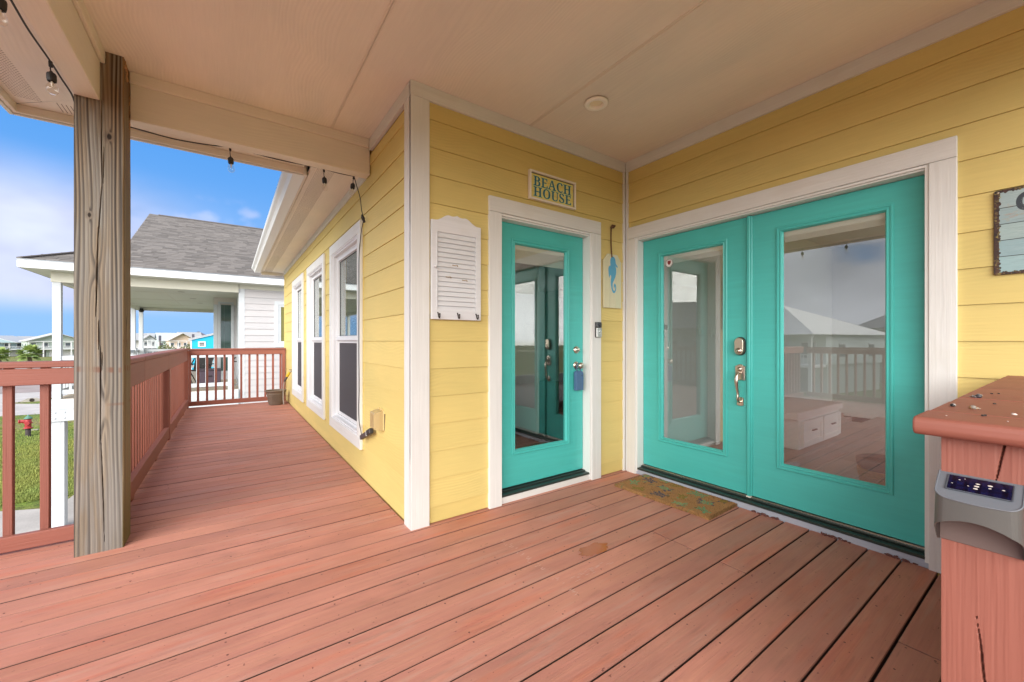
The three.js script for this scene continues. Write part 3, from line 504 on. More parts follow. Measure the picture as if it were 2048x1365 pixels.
// rooms behind the glass
{
  const rm = thing('interior', 'pale rooms seen through the door glass');
  part(rm, 'inner_wall', bx(3.235, 8.2, -0.02, 2.75, -2.56, -2.40, 0.002), drywall);
  part(rm, 'inner_wall', bx(3.235, 8.2, -0.02, 0.3, 3.5, 3.6, 0.002), drywall); part(rm, 'inner_wall', bx(3.235, 8.2, 2.5, 2.75, 3.5, 3.6, 0.002), drywall); part(rm, 'inner_wall', bx(3.235, 4.0, 0.301, 2.499, 3.5, 3.6, 0.002), drywall);  // unseen end wall with an added opening to brighten the room
  for (const [a, b, c, d] of [[1.12, 8.3, -9.7, -2.65], [3.22, 8.3, -2.56, 3.6]]) part(rm, 'inner_ceiling', bx(a, b, 2.75, 2.80, c, d, 0.002), M(0.7, 0.69, 0.67, { roughness: 0.8 }));
  const outer = poly2([[-9.7, -0.02], [3.6, -0.02], [3.6, 2.75], [-9.7, 2.75]]);
  for (const [a, b, c, d] of [[-1.3, 0.9, 0.12, 2.6], [1.2, 3.4, 0.12, 2.6], [-8.6, -7.2, 0.6, 2.2]]) outer.holes.push(new THREE.Path([[a, c], [a, d], [b, d], [b, c]].map((p) => new THREE.Vector2(...p))));  // unseen window openings, added to let daylight into the rooms
  part(rm, 'inner_wall', extrude(outer, 0.12).rotateY(-Math.PI / 2).translate(8.32, 0, 0), drywall);
  part(rm, 'inner_wall', bx(1.0, 8.2, -0.02, 2.75, -9.75, -9.66, 0.002), drywall);
  part(rm, 'inner_wall', bx(3.25, 8.2, -0.3, 0.005, -9.7, 3.6, 0.002), darkGap);
  const fm = [[1, 1, 1], [0.88, 0.88, 0.9], [1.1, 1.08, 1.05]].map(([a, b, c]) => grained(0.30 * a, 0.24 * b, 0.215 * c, 0.4, 0.0005));
  for (let j = 0; j < 30; j++) { const z0 = -2.4 + j * 0.2; let x = 3.24 - (j * 0.37 % 1.1); while (x < 7.2) { const a = Math.max(3.24, x), b = Math.min(8.2, x + 1.197); if (b - a > 0.05) part(rm, 'floor_tile', bx(a, b, 0.01, 0.07, z0 + 0.0015, z0 + 0.1985, 0.0015, 0), fm[Math.floor(R() * 3)]); x += 1.2; } }
  part(rm, 'inner_floor', bx(1.1, 3.2, 0.0, 0.068, -9.6, -2.66, 0.001, 2), fm[1]);
}
{
  const b = thing('storage_bench', 'white storage bench with two drawers seen through the right leaf glass', 'bench');
  const x0 = 4.88, x1 = 6.10, z0 = -2.39, z1 = -1.72, f = 0.07;
  const w = M(0.82, 0.81, 0.79, { roughness: 0.45 });
  part(b, 'carcass', bx(x0 + 0.02, x1, f, 0.40, z0, z1, 0.004), w); part(b, 'seat', bx(x0 - 0.12, x1 + 0.01, 0.40, 0.475, z0, z1 + 0.04, 0.01), M(0.78, 0.72, 0.69, { roughness: 0.5 }));
  for (let k = 0; k < 2; k++) { const a = x0 + 0.06 + k * 0.58; const d = sub(b, 'drawer'); part(d, 'front', bx(a, a + 0.55, 0.10, 0.37, z1, z1 + 0.022, 0.003), w); part(d, 'frame', ring(a, a + 0.55, 0.10, 0.37, [[0.002, z1 + 0.022], [0.002, z1 + 0.03], [0.05, z1 + 0.03], [0.052, z1 + 0.022]]), w); part(d, 'handle', bx(a + 0.22, a + 0.33, 0.25, 0.262, z1 + 0.03, z1 + 0.05, 0.003), black); }
  const k = thing('basket', 'round woven basket with dark liner on the room floor by the glass', 'basket'); k.position.set(4.05, 0.07, -0.86);
  const cane = grained(0.38, 0.24, 0.11, 0.8, 0.004); const rows = []; for (let i = 0; i < 9; i++) rows.push(new THREE.TorusGeometry(0.13 + 0.003 * i, 0.011, 6, 30).rotateX(Math.PI / 2).translate(0, 0.012 + i * 0.02, 0));
  part(k, 'weave', rows, cane); part(k, 'liner', lathe([[0, 0.06], [0.11, 0.06], [0.145, 0.19], [0.165, 0.20], [0.17, 0.25], [0.15, 0.26], [0.13, 0.24]], 30), M(0.08, 0.08, 0.09, { roughness: 0.8 }));
  for (const [x, label] of [[4.194, 'left white light switch plate on the wall behind the left leaf'], [4.482, 'right white light switch plate on the wall behind the left leaf']]) {
    const s = thing('light_switch', label, 'light switch', 'switch plates on the inner wall'); s.position.set(x, 1.325, -2.40);
    part(s, 'plate', bx(-0.06, 0.06, -0.058, 0.058, 0, 0.008, 0.002), M(0.7, 0.69, 0.66)); for (const q of [-0.024, 0.024]) part(s, 'rocker', bx(q - 0.016, q + 0.016, -0.033, 0.033, 0.008, 0.014, 0.002), M(0.74, 0.73, 0.7));
  }
}

// ---------------------------------------------------------------- weathered corner post
{
  const X0 = -0.71, X1 = -0.505, Z1 = -3.268, Z2 = -3.472, TOP = 2.93, N1 = 2.609, N2 = 2.826;
  const ringsAt = (u, y, s) => { // u across the face, y up
    let w = u * 11 + 0.9 * (fbm(y * 0.5 + s, u * 1.2 + 2, s + 1, 3) - 0.5) * 6 + 0.25 * (vn(y * 3, u * 3, s + 5) - 0.5);
    for (const [ku, ky, kr] of s === 7 ? [[0.70, 2.41, 0.06], [0.30, 1.94, 0.05], [0.42, 1.62, 0.16], [0.60, 0.82, 0.18]] : [[0.4, 1.3, 0.2]]) { const dx = (u - ku) * 0.21, dy = (y - ky) * 0.30, q = Math.exp(-(dx * dx + dy * dy) / (kr * kr * 0.03)); w += q * 1.5 * Math.sign(dx + 1e-4) * Math.exp(-Math.abs(dx) / 0.04); }
    return w;
  };
  const wood = (s) => dtex(256, 2048, (u, v, o) => {
    const y = v * 2.95, w = ringsAt(u, y, s), f = w - Math.floor(w); const id = hash(Math.floor(w), 3, s);
    const late = sstep(0.15, 0.70, f) * sstep(1.0, 0.74, f) * (0.30 + 0.80 * id) + 0.10 * (vn(u * 60, y * 2.5, s + 9) - 0.5);
    const fib = fbm(u * 70, y * 5, s + 13, 3), bl = fbm(u * 2.5, y * 1.6, s + 19, 4), gr = fbm(u * 6, y * 3, s + 23, 3);
    let r = 0.60, g = 0.575, b = 0.53;                                                    // silvered pine
    const tan = 0.5 * sstep(0.46, 0.64, fbm(u * 2.2 + 4, y * 0.9, s + 37, 4)); r = lerp(r, 0.60, tan); g = lerp(g, 0.515, tan); b = lerp(b, 0.41, tan);
    const up = 0.8 * sstep(1.9, 2.95, y + 0.7 * (bl - 0.5)); r = lerp(r, 0.60, up); g = lerp(g, 0.48, up); b = lerp(b, 0.35, up);
    const cool = sstep(0.48, 0.68, gr + 0.12 * sstep(0.9, 0.2, y)); r = lerp(r, 0.62, cool * 0.6); g = lerp(g, 0.605, cool * 0.6); b = lerp(b, 0.58, cool * 0.6);
    const k = 1 + 0.22 * (fib - 0.5) + 0.18 * (bl - 0.5); r *= k; g *= k; b *= k;
    const d = Math.min(0.9, Math.max(0, late)) * (0.25 + 1.0 * vn(u * 3.5, y * 0.9, s + 29)); r = lerp(r, lerp(0.275, 0.29, up), d); g = lerp(g, lerp(0.255, 0.21, up), d); b = lerp(b, lerp(0.24, 0.15, up), d);
    if (s === 7) for (const [ku, ky, kr] of [[0.70, 2.41, 0.011], [0.30, 1.94, 0.008]]) { const q = Math.hypot((u - ku) * 0.205, (y - ky) * 0.62), e = sstep(kr * 1.1, kr * 0.6, q); r = lerp(r, 0.10, e); g = lerp(g, 0.075, e); b = lerp(b, 0.06, e); const h = sstep(kr * 3, kr, q) * 0.35; r = lerp(r, 0.30, h); g = lerp(g, 0.24, h); b = lerp(b, 0.2, h); }
    // reddish paint rubbed on at rail height
    const rub = Math.max(sstep(0.022, 0.008, Math.abs(y - 1.055 + 0.015 * (u - 0.5))) * sstep(0.25, 0.75, vn(u * 12, 1, s + 31)), sstep(0.012, 0.003, Math.abs(y - 0.85)) * sstep(0.55, 0.9, u) * 0.6, sstep(0.010, 0.003, Math.abs(y - 1.22)) * sstep(0.6, 0.8, vn(u * 9, 6, s))) * 0.55;
    r = lerp(r, 0.50, rub); g = lerp(g, 0.30, rub); b = lerp(b, 0.22, rub);
    const moss = s === 8 ? sstep(0.5, 0.0, y) * sstep(0.3, 0.7, bl + 0.25) * 0.5 : 0; r = lerp(r, 0.36, moss); g = lerp(g, 0.34, moss); b = lerp(b, 0.12, moss);
    o[0] = r; o[1] = g; o[2] = b;
  }, true);
  const woodB = (s) => dtex(256, 2048, (u, v, o) => { const y = v * 2.95, w = ringsAt(u, y, s), f = w - Math.floor(w); o[0] = o[1] = o[2] = 0.5 + 0.4 * (sstep(0.42, 0.78, f) * sstep(1, 0.86, f) - 0.3) + 0.4 * (fbm(u * 70, y * 5, s + 13, 3) - 0.5); }, false);
  const mFront = M(0.74, 0.76, 0.78, { map: wood(7), bumpMap: woodB(7), bumpScale: 0.0016, roughness: 0.85 }), mSide = M(0.80, 0.72, 0.54, { map: wood(8), bumpMap: woodB(8), bumpScale: 0.0016, roughness: 0.85 });
  const post = thing('post', 'tall weathered square timber post with long cracks at the deck corner', 'post');
  const CR = [[0.545, 2.62, 0.55, 2.09, 0.0027], [0.60, 2.36, 0.57, 2.12, 0.0023], [0.55, 2.13, 0.475, 1.80, 0.0031], [0.475, 1.88, 0.43, 1.36, 0.0043], [0.49, 1.345, 0.49, 1.17, 0.0031], [0.53, 1.20, 0.515, 0.62, 0.0035], [0.53, 0.68, 0.60, 0.05, 0.0020], [0.56, 1.16, 0.555, 1.05, 0.0023]];
  const crack = (u, y) => { let d = 0; for (const [u1, y1, u0, y0, w] of CR) { if (y > y1 || y < y0) continue; const t = (y1 - y) / (y1 - y0), uc = lerp(u1, u0, t) + 0.012 * (vn(y * 6, u1 * 9, 3) - 0.5), ww = w * Math.pow(Math.sin(Math.PI * t), 0.6); if (ww > 1e-4) d = Math.max(d, sstep(ww, ww * 0.35, Math.abs(u - uc) * 0.205)); } return d; };
  const grid = (nu, nv, fn) => { const pos = [], uv = [], idx = []; for (let j = 0; j <= nv; j++) for (let i = 0; i <= nu; i++) { const [p, q] = fn(i / nu, j / nv); pos.push(...p); uv.push(...q); } for (let j = 0; j < nv; j++) for (let i = 0; i < nu; i++) { const a = j * (nu + 1) + i, b = a + 1, c = a + nu + 1, d = c + 1; idx.push(a, b, d, a, d, c); } const g = new THREE.BufferGeometry(); g.setAttribute('position', new THREE.Float32BufferAttribute(pos, 3)); g.setAttribute('uv', new THREE.Float32BufferAttribute(uv, 2)); g.setIndex(idx); g.computeVertexNormals(); return g; };
  const topAt = (x) => (x < -0.6065 ? N1 : x < -0.5835 ? N2 : TOP);
  // front face in three strips up to the notched heights
  const strips = [[X0, -0.6065, 64], [-0.6065, -0.5835, 14], [-0.5835, X1 - 0.006, 48]];
  const front = strips.map(([a, b, n]) => grid(n, 620, (s, t) => { const x = lerp(a, b, s), y = t * topAt((a + b) / 2), u = (x - X0) / (X1 - X0); return [[x, y, Z1 - 0.011 * crack(u, y) + 0.0008 * (fbm(u * 20, y * 2, 5, 2) - 0.5)], [u, y / 2.95]]; }));
  part(post, 'front_face', front, mFront);
  const side = [grid(4, 40, (s, t) => { const a = s * Math.PI / 2; const x = X1 - 0.006 + 0.006 * Math.sin(a), z = Z1 - 0.006 + 0.006 * Math.cos(a); return [[x, t * TOP, z], [0.97 + 0.03 * s, t * TOP / 2.95]]; }), grid(10, 200, (s, t) => { const z = lerp(Z1 - 0.006, Z2, s), y = t * TOP; return [[X1 - 0.0012 * vn(y * 5, s * 4, 9), y, z], [s, y / 2.95]]; })];
  part(post, 'side_face', side, mSide);
  part(post, 'core', [bx(X0 + 0.0005, -0.607, 0, N1 - 0.0005, Z2, Z1 - 0.014, 0.001, 1), bx(-0.6065, -0.584, 0, N2 - 0.0005, Z2, Z1 - 0.014, 0.001, 1), bx(-0.5835, X1 - 0.003, 0, TOP, Z2 + 0.0005, Z1 - 0.014, 0.001, 1), bx(X0, X0 + 0.004, 0, N1, Z2, Z1 - 0.0005, 0.001, 1), bx(X0, -0.607, N1 - 0.003, N1 - 0.0002, Z2, Z1 - 0.0005, 0.0005)], M(0.10, 0.07, 0.05, { roughness: 0.95 }));
  const blob = []; for (let i = 0; i < 26; i++) { blob.push(new THREE.SphereGeometry(rr(0.004, 0.011), 7, 5).scale(0.6, 1.2, 0.8).translate(X1 + 0.002, lerp(2.80, 2.88, R()), lerp(-3.36, -3.28, R()))); }
  for (let i = 0; i < 18; i++) blob.push(new THREE.SphereGeometry(rr(0.003, 0.007), 7, 5).scale(0.6, 1.5, 0.7).translate(X1 + 0.001, lerp(2.55, 2.74, R()), lerp(-3.455, -3.43, R())));
  const mud = part(post, 'mud_nest', blob, M(0.42, 0.24, 0.12, { roughness: 0.95 })); mud.userData.label = 'orange brown mud wasp nest crust';
}

// ---------------------------------------------------------------- railings
const pick = (a) => a[Math.floor(R() * a.length)];
{ // walkway rail, along z on the left
  const t = thing('deck_railing', 'long red brown railing down the left side of the walkway', 'railing', 'railings of the red deck');
  const xo = -0.71, xi = -0.60;
  const zs = [-3.475, -4.76, -6.50, -9.40];
  for (let i = 0; i < 3; i++) { part(t, 'cap_board', bx(xo - 0.02, xi + 0.004, 1.047, 1.084 + 0.001 * i, zs[i + 1] + 0.002, zs[i], 0.007, 2), railM[i % 3]); part(t, 'top_rail', bx(xi - 0.038, xi, 0.868, 1.0455, zs[i + 1] + 0.002, zs[i] - 0.002, 0.004, 2), railM[(i + 1) % 3]); }
  for (const [a, b] of [[-6.44, -3.475], [-9.38, -6.58]]) part(t, 'bottom_rail', bx(xi - 0.038, xi + 0.008, 0.032, 0.165, a, b, 0.004, 2), pick(railM));
  for (const z of [-4.2, -5.45, -7.4, -8.5]) part(t, 'rail_block', bx(xi - 0.034, xi + 0.004, 0.001, 0.031, z - 0.045, z + 0.045, 0.003), railM[1]);
  for (const z of [-6.51, -9.34]) part(t, 'rail_post', bx(xi - 0.085, xi + 0.012, -0.2, z < -9 ? 1.046 : 0.867, z - 0.048, z + 0.048, 0.004, 1), pick(railM));
  for (let z = -3.60; z > -9.28; z -= 0.128) { if (Math.abs(z + 6.51) < 0.07) continue; part(t, 'baluster', bx(xi - 0.086, xi - 0.047, -0.12, 1.046, z - 0.019, z + 0.019, 0.003, 1), pick(railM)); }
}
{ // end rail
  const t = thing('deck_railing', 'short red brown railing across the far end of the walkway by the pot', 'railing', 'railings of the red deck');
  const z = -9.42;
  part(t, 'cap_board', bx(-0.598, 0.962, 1.047, 1.078, z - 0.10, z + 0.014, 0.006, 0), railM[1]);
  part(t, 'top_rail', bx(-0.598, 0.962, 0.955, 1.046, z - 0.038, z, 0.004, 0), railM[0]);
  part(t, 'bottom_rail', bx(-0.598, 0.962, 0.022, 0.105, z - 0.038, z, 0.004, 0), railM[2]);
  for (let i = 0; i < 11; i++) { const x = -0.478 + i * 0.1335; part(t, 'baluster', bx(x, x + 0.036, 0.05, 1.04, z - 0.078, z - 0.040, 0.003, 1), pick(railM)); }
  part(t, 'baluster', bx(-0.598, -0.56, 0.05, 1.04, z - 0.078, z - 0.040, 0.003, 1), railM[1]);
  part(t, 'rail_post', bx(0.90, 0.958, 0.0, 1.04, z - 0.0385 - 0.04, z + 0.001, 0.003, 1), railM[0]);
}
function sideRail(label, x0, x1, z, face) { // along x; face = side its boards show (+1: towards +z)
  const t = thing('deck_railing', label, 'railing', 'railings of the red deck'); const f = (a, b) => [Math.min(z + face * a, z + face * b), Math.max(z + face * a, z + face * b)];
  part(t, 'cap_board', bx(x0, x1, 1.062, 1.099, ...f(-0.115, 0.004), 0.005, 0), railM[1]);
  part(t, 'top_rail', bx(x0, x1, 0.962, 1.058, ...f(-0.038, 0), 0.004, 0), railM[0]);
  part(t, 'bottom_rail', bx(x0, x1, 0.014, 0.100, ...f(-0.038, 0), 0.004, 0), railM[2]);
  for (let x = x1 - 0.187; x > x0; x -= 0.1435) part(t, 'baluster', bx(x, x + 0.0385, 0.05, 1.06, ...f(-0.078, -0.040), 0.003, 1), pick(railM));
  return t;
}
sideRail('red brown railing to the left of the weathered post above the lawn', XL + 0.05, -0.729, -3.53, 1);
{ // rails of the open deck to the left and behind, seen in the door glass
  const t = thing('deck_railing', 'dark red railing of the open deck reflected in the right leaf glass', 'railing', 'railings of the red deck'); const x = XL;
  part(t, 'cap_board', bx(x - 0.11, x + 0.01, 1.05, 1.088, -3.6, 3.05, 0.005, 2), railM[1]); part(t, 'top_rail', bx(x - 0.038, x, 0.955, 1.046, -3.5, 3, 0.004, 2), railM[1]); part(t, 'bottom_rail', bx(x - 0.038, x, 0.02, 0.11, -3.5, 3, 0.004, 2), railM[1]);
  for (let z = -3.4; z < 3; z += 0.1435) part(t, 'baluster', bx(x - 0.078, x - 0.04, -0.12, 1.045, z, z + 0.038, 0.003, 1), railM[1]);
  sideRail('red brown railing behind the camera closing the deck', XL + 0.05, 3.0, 3.05, -1);
}
// ---------------------------------------------------------------- bar-height ledge on the right
{
  const t = thing('ledge', 'red brown timber ledge with thick rounded cap boards at the right edge', 'ledge');
  const x0 = 1.204, z0 = -0.208, z1 = 0.45, Y = 1.058;
  const ws = [0.142, 0.235, 0.142, 0.142, 0.235, 0.142, 0.19, 0.142, 0.142, 0.142, 0.16]; let x = x0; ws.forEach((w, i) => { const e = Math.min(x + w, 3.066); if (e - x > 0.03) { if (i === 0) { const s = new THREE.Shape(); const h = 0.0385, r = 0.013; s.moveTo(e - x - 0.0015, 0); s.lineTo(e - x - 0.0015, h); s.lineTo(r, h); s.absarc(r, h - r, r, Math.PI / 2, Math.PI); s.lineTo(0, r + 0.003); s.absarc(r + 0.003, r + 0.003, r + 0.003, Math.PI, 1.5 * Math.PI); s.closePath(); const g = extrude(s, z1 - z0, 0.004, 2); const n = g.attributes; for (let k = 0; k < n.position.count; k++) n.uv.setXY(k, n.position.getZ(k) + 2.3, n.position.getX(k) + n.position.getY(k)); part(t, 'cap_board', g.translate(x, Y - h, z0), railM[0]); } else part(t, 'cap_board', bx(x + 0.0008, e - 0.0008, Y - 0.0385, Y + rr(-0.0012, 0.0008), z0, z1, 0.003, 2), railM[i % 2]); } x += w; });
  const px = 1.250, pz0 = -0.175, pz1 = -0.035, PT = 1.0185;
  // the post's face, with two drying cracks
  const CR = [[0.62, 1.0185, 0.52, 0.93, 0.0024], [0.52, 0.935, 0.60, 0.80, 0.0018], [0.36, 0.66, 0.52, 0.38, 0.0030]];
  const crk = (u, y) => { let d = 0; for (const [u1, y1, u0, y0, w] of CR) { if (y > y1 || y < y0) continue; const q = (y1 - y) / (y1 - y0), uc = lerp(u1, u0, q) + 0.02 * (vn(y * 20, u1 * 9, 3) - 0.5), ww = w * Math.pow(Math.max(0, Math.cos(Math.PI * (q * 0.55))), 0.5) * (y1 > 1 ? 1 : Math.sin(Math.PI * Math.max(0.02, q))); if (ww > 1e-4) d = Math.max(d, sstep(ww * 0.7, ww * 0.25, Math.abs(u - uc) * 0.14)); } return d; };
  const pos = [], uv = [], idx = []; const nu = 110, nv = 500; for (let j = 0; j <= nv; j++) for (let i = 0; i <= nu; i++) { const u = i / nu, y = lerp(0.0, PT, j / nv); pos.push(px + 0.012 * crk(u, y), y, lerp(pz0, pz1, u)); uv.push(y, u * 0.14 + 0.31); } for (let j = 0; j < nv; j++) for (let i = 0; i < nu; i++) { const a = j * (nu + 1) + i, b = a + 1, c = a + nu + 1, d = c + 1; idx.push(a, b, d, a, d, c); }
  const g = new THREE.BufferGeometry(); g.setAttribute('position', new THREE.Float32BufferAttribute(pos, 3)); g.setAttribute('uv', new THREE.Float32BufferAttribute(uv, 2)); g.setIndex(idx); g.computeVertexNormals();
  const tp = sub(t, 'post'); part(tp, 'post_face', g, railM[0]);
  part(tp, 'post_core', bx(px + 0.014, px + 0.14, 0, PT, pz0 + 0.0005, pz1, 0.003, 1), M(0.12, 0.05, 0.04, { roughness: 0.9 })); part(tp, 'post_side', bx(px + 0.0005, px + 0.14, 0, PT - 0.0005, pz0 - 0.0003, pz0 + 0.003, 0.001, 1), railM[1]);
  part(t, 'panel', bx(px + 0.03, px + 0.06, 0.0, PT, -0.0345, z1 - 0.02, 0.002, 1), railM[1]);
  part(t, 'panel', bx(px + 0.14, 3.06, 0.03, PT, pz0 + 0.02, pz0 + 0.045, 0.002, 0), railM[1]);
}
{ // little shells lying on the ledge
  const sh = (label, x, z, r, cols, turn, kind) => {
    const t = thing('sea_shell', label, 'shell', 'little shells on the ledge'); t.position.set(x, 1.0585, z); t.rotation.y = turn;
    const [a, b] = cols.map((c) => M(...c, { roughness: 0.4 }));
    if (kind === 'spiral') {
      const parts = [[], []]; for (let i = 0; i < 26; i++) { const q = i / 26, an = q * 12, rad = r * (1 - q) * 0.62 + 0.0008; parts[i % 3 ? 0 : 1].push(new THREE.SphereGeometry(rad, 9, 7).scale(1, 0.82, 1).translate(-r * 0.7 + q * r * 2.1, r * 0.5 * (1 - q * 0.6), 0).translate(0.25 * rad * Math.cos(an), 0.25 * rad * Math.sin(an), 0.3 * rad * Math.sin(an * 1.3))); }
      part(t, 'whorls', parts[0], a); part(t, 'bands', parts[1], b);
    } else { const g = new THREE.SphereGeometry(r, 16, 10, 0, 6.2832, 0, 1.6).scale(1.35, 0.65, 1); part(t, 'valve', g, a); const k = []; for (let i = 0; i < 9; i++) { const an = (i / 8 - 0.5) * 2.4; k.push(tube([[-r * 1.1, 0.001, 0], [0, r * 0.66, r * 0.55 * Math.sin(an)], [r * 1.2 * Math.cos(an * 0.6), 0.002, r * 0.9 * Math.sin(an)]], r * 0.06, 10, 5)); } part(t, 'ribs', k, b); }
  };
  sh('small black and white shell nearest the ledge corner', 1.462, -0.186, 0.0066, [[0.34, 0.32, 0.31], [0.02, 0.02, 0.02]], 0.4, 'spiral');
  sh('grey banded spiral shell with orange tip on the ledge', 1.444, -0.148, 0.0082, [[0.24, 0.22, 0.19], [0.32, 0.18, 0.08]], -0.9, 'spiral');
  sh('silvery grey spiral shell farthest back of the three on the ledge', 1.738, -0.175, 0.0105, [[0.30, 0.29, 0.29], [0.05, 0.045, 0.05]], 1.1, 'spiral');
  sh('flat white shell fragment by the right edge of the ledge', 1.41, -0.087, 0.0045, [[0.72, 0.66, 0.62], [0.6, 0.52, 0.48]], 0.3, 'valve');
  const chips = thing('debris', 'dark specks and tiny white chips scattered over the ledge cap'); chips.userData.kind = 'stuff';
  const d = [], w = []; for (const [x, z] of [[1.327, -0.124], [1.335, -0.121], [1.92, -0.148], [1.90, -0.16], [1.6, -0.13]]) d.push(cbox(0.006, 0.003, 0.004, 0.0008).rotateY(R() * 3).translate(x, 1.060, z)); for (let i = 0; i < 5; i++) w.push(cbox(rr(0.002, 0.004), 0.001, 0.0015, 0.0003).rotateY(R() * 3).translate(rr(1.26, 2.2), 1.0592, rr(-0.2, -0.08)));
  part(chips, 'dark_specks', d, black); part(chips, 'white_chips', w, M(0.65, 0.58, 0.55));
}
{ // solar light on the ledge post: sloped top with a dark cell, curved hood open below (local: x along the post face, y up, z outward)
  const t = thing('solar_light', 'grey solar step light with dark cell on the ledge post', 'solar light'); t.position.set(1.2498, 0, -0.1205); t.rotation.y = -Math.PI / 2;
  const W = 0.0585, D = 0.062, gr = M(0.088, 0.086, 0.08, { roughness: 0.42 }), grt = M(0.14, 0.155, 0.178, { roughness: 0.42 }), inn = M(0.045, 0.032, 0.03, { roughness: 0.6 });
  // outline in plan: from the back left round the front to the back right
  const N = 56, path = []; for (let i = 0; i <= N; i++) { const q = i / N; let x, z; const r = 0.016, sx = W, L1 = D - r, arc = Math.PI * r / 2, Lf = 2 * (W - r), tot = 2 * L1 + 2 * arc + Lf; let s = q * tot; if (s < L1) { x = -sx; z = s; } else if ((s -= L1) < arc) { const a = s / r; x = -sx + r - r * Math.cos(a); z = L1 + r * Math.sin(a); } else if ((s -= arc) < Lf) { x = -sx + r + s; z = D; } else if ((s -= Lf) < arc) { const a = s / r; x = sx - r + r * Math.sin(a); z = L1 + r * Math.cos(a); } else { s -= arc; x = sx; z = L1 - s; } path.push([x, z + 0.006 * (1 - (x / W) ** 2) * (z / D)]); }
  const yt = (z) => 0.942 - 0.037 * Math.min(1.15, z / D), yb = (x, z) => { const e = Math.abs(x) / W, f = z / D; return lerp(0.800, 0.866 - 0.022 * e * e, sstep(0.15, 1.0, f)) ; };
  const strip = (inset, flip) => { const pos = []; const q = path.map(([x, z]) => [x * (1 - inset / W), Math.max(0, z - inset)]); for (let i = 0; i < N; i++) { const [xa, za] = q[i], [xb, zb] = q[i + 1]; const A = [xa * 0.97, yt(za), za * 0.965], B = [xb * 0.97, yt(zb), zb * 0.965], C = [xb, yb(xb, zb), zb], Dd = [xa, yb(xa, za), za]; for (const v of flip ? [A, B, C, A, C, Dd] : [A, C, B, A, Dd, C]) pos.push(...v); } const g = tri(pos); return g; };
  const smooth = (g) => { const m = g; return m; };
  part(t, 'hood', [smooth(strip(0, false)), (() => { const pos = []; for (let i = 0; i < N; i++) { const f = (k, ins) => { const [x, z] = path[k]; return [x * (1 - ins / W), yb(x, z), Math.max(0, z - ins)]; }; const A = f(i, 0), B = f(i + 1, 0), C = f(i + 1, 0.0025), Q = f(i, 0.0025); for (const v of [A, C, B, A, Q, C]) pos.push(...v); } return tri(pos); })()], gr);
  part(t, 'hood_lining', strip(0.0025, true), inn);
  { const pos = []; for (let i = 1; i < N; i++) { const P = (k) => [path[k][0] * 0.97, yt(path[k][1]), path[k][1] * 0.965]; pos.push(...P(0), ...P(i), ...P(i + 1)); } part(t, 'top_plate', tri(pos), grt); }
  part(t, 'top_bead', tube(path.map(([x, z]) => [x * 0.972, yt(z) + 0.0002, z * 0.966]), 0.0016, 90, 6), grt);
  part(t, 'back_plate', bx(-W + 0.002, W - 0.002, 0.799, 0.935, 0.0, 0.004, 0.001), M(0.14, 0.10, 0.09, { roughness: 0.7 }));
  const cell = dtex(256, 128, (u, v, o) => { const gx = Math.abs(((u * 5) % 1) - 0.5) < 0.22 ? 0.6 : 1; const n = vn(u * 14, v * 9, 3); o[0] = 0.05 * gx + 0.03 * n; o[1] = 0.055 * gx + 0.04 * n; o[2] = 0.14 * gx + 0.10 * n; }, true);
  const sl = Math.atan2(0.037, D); const cg = new THREE.BoxGeometry(0.083, 0.0016, 0.040); const cm = part(t, 'solar_cell', cg, M(1, 1, 1, { map: cell, roughness: 0.12 })); cm.position.set(0.001, 0.9285, 0.0255); cm.rotation.x = sl;
  part(t, 'cell_rim', [[0.0435, 0, 0.001, 0.041], [-0.0435, 0, 0.001, 0.041]].map(([x, z, w, d]) => cbox(0.0018, 0.0022, d, 0.0004).translate(x, 0, z)).concat([-0.021, 0.021].map((z) => cbox(0.087, 0.0022, 0.0018, 0.0004).translate(0, 0, z))).map((g) => g.rotateX(sl).translate(0.001, 0.9287, 0.0255)), M(0.07, 0.08, 0.1, { roughness: 0.4 }));
  const drops = []; for (const [x, z, r] of [[-0.002, -0.006, 0.004], [-0.003, 0.001, 0.0046], [-0.004, 0.008, 0.0042], [0.014, -0.007, 0.0045], [0.014, 0.0, 0.0028], [0.031, -0.002, 0.0028], [-0.027, -0.009, 0.002], [-0.036, 0.004, 0.0018], [-0.014, 0.004, 0.0018], [-0.02, -0.014, 0.0014]]) drops.push(new THREE.SphereGeometry(r * 0.8, 10, 6).scale(1, 0.16, 0.6).translate(x, 0.001, z).rotateX(sl).translate(0.001, 0.9287, 0.0255));
  part(t, 'droppings', drops, M(0.55, 0.50, 0.46, { roughness: 0.6 })).userData.label = 'pale spots of dried dirt on the dark cell';
}

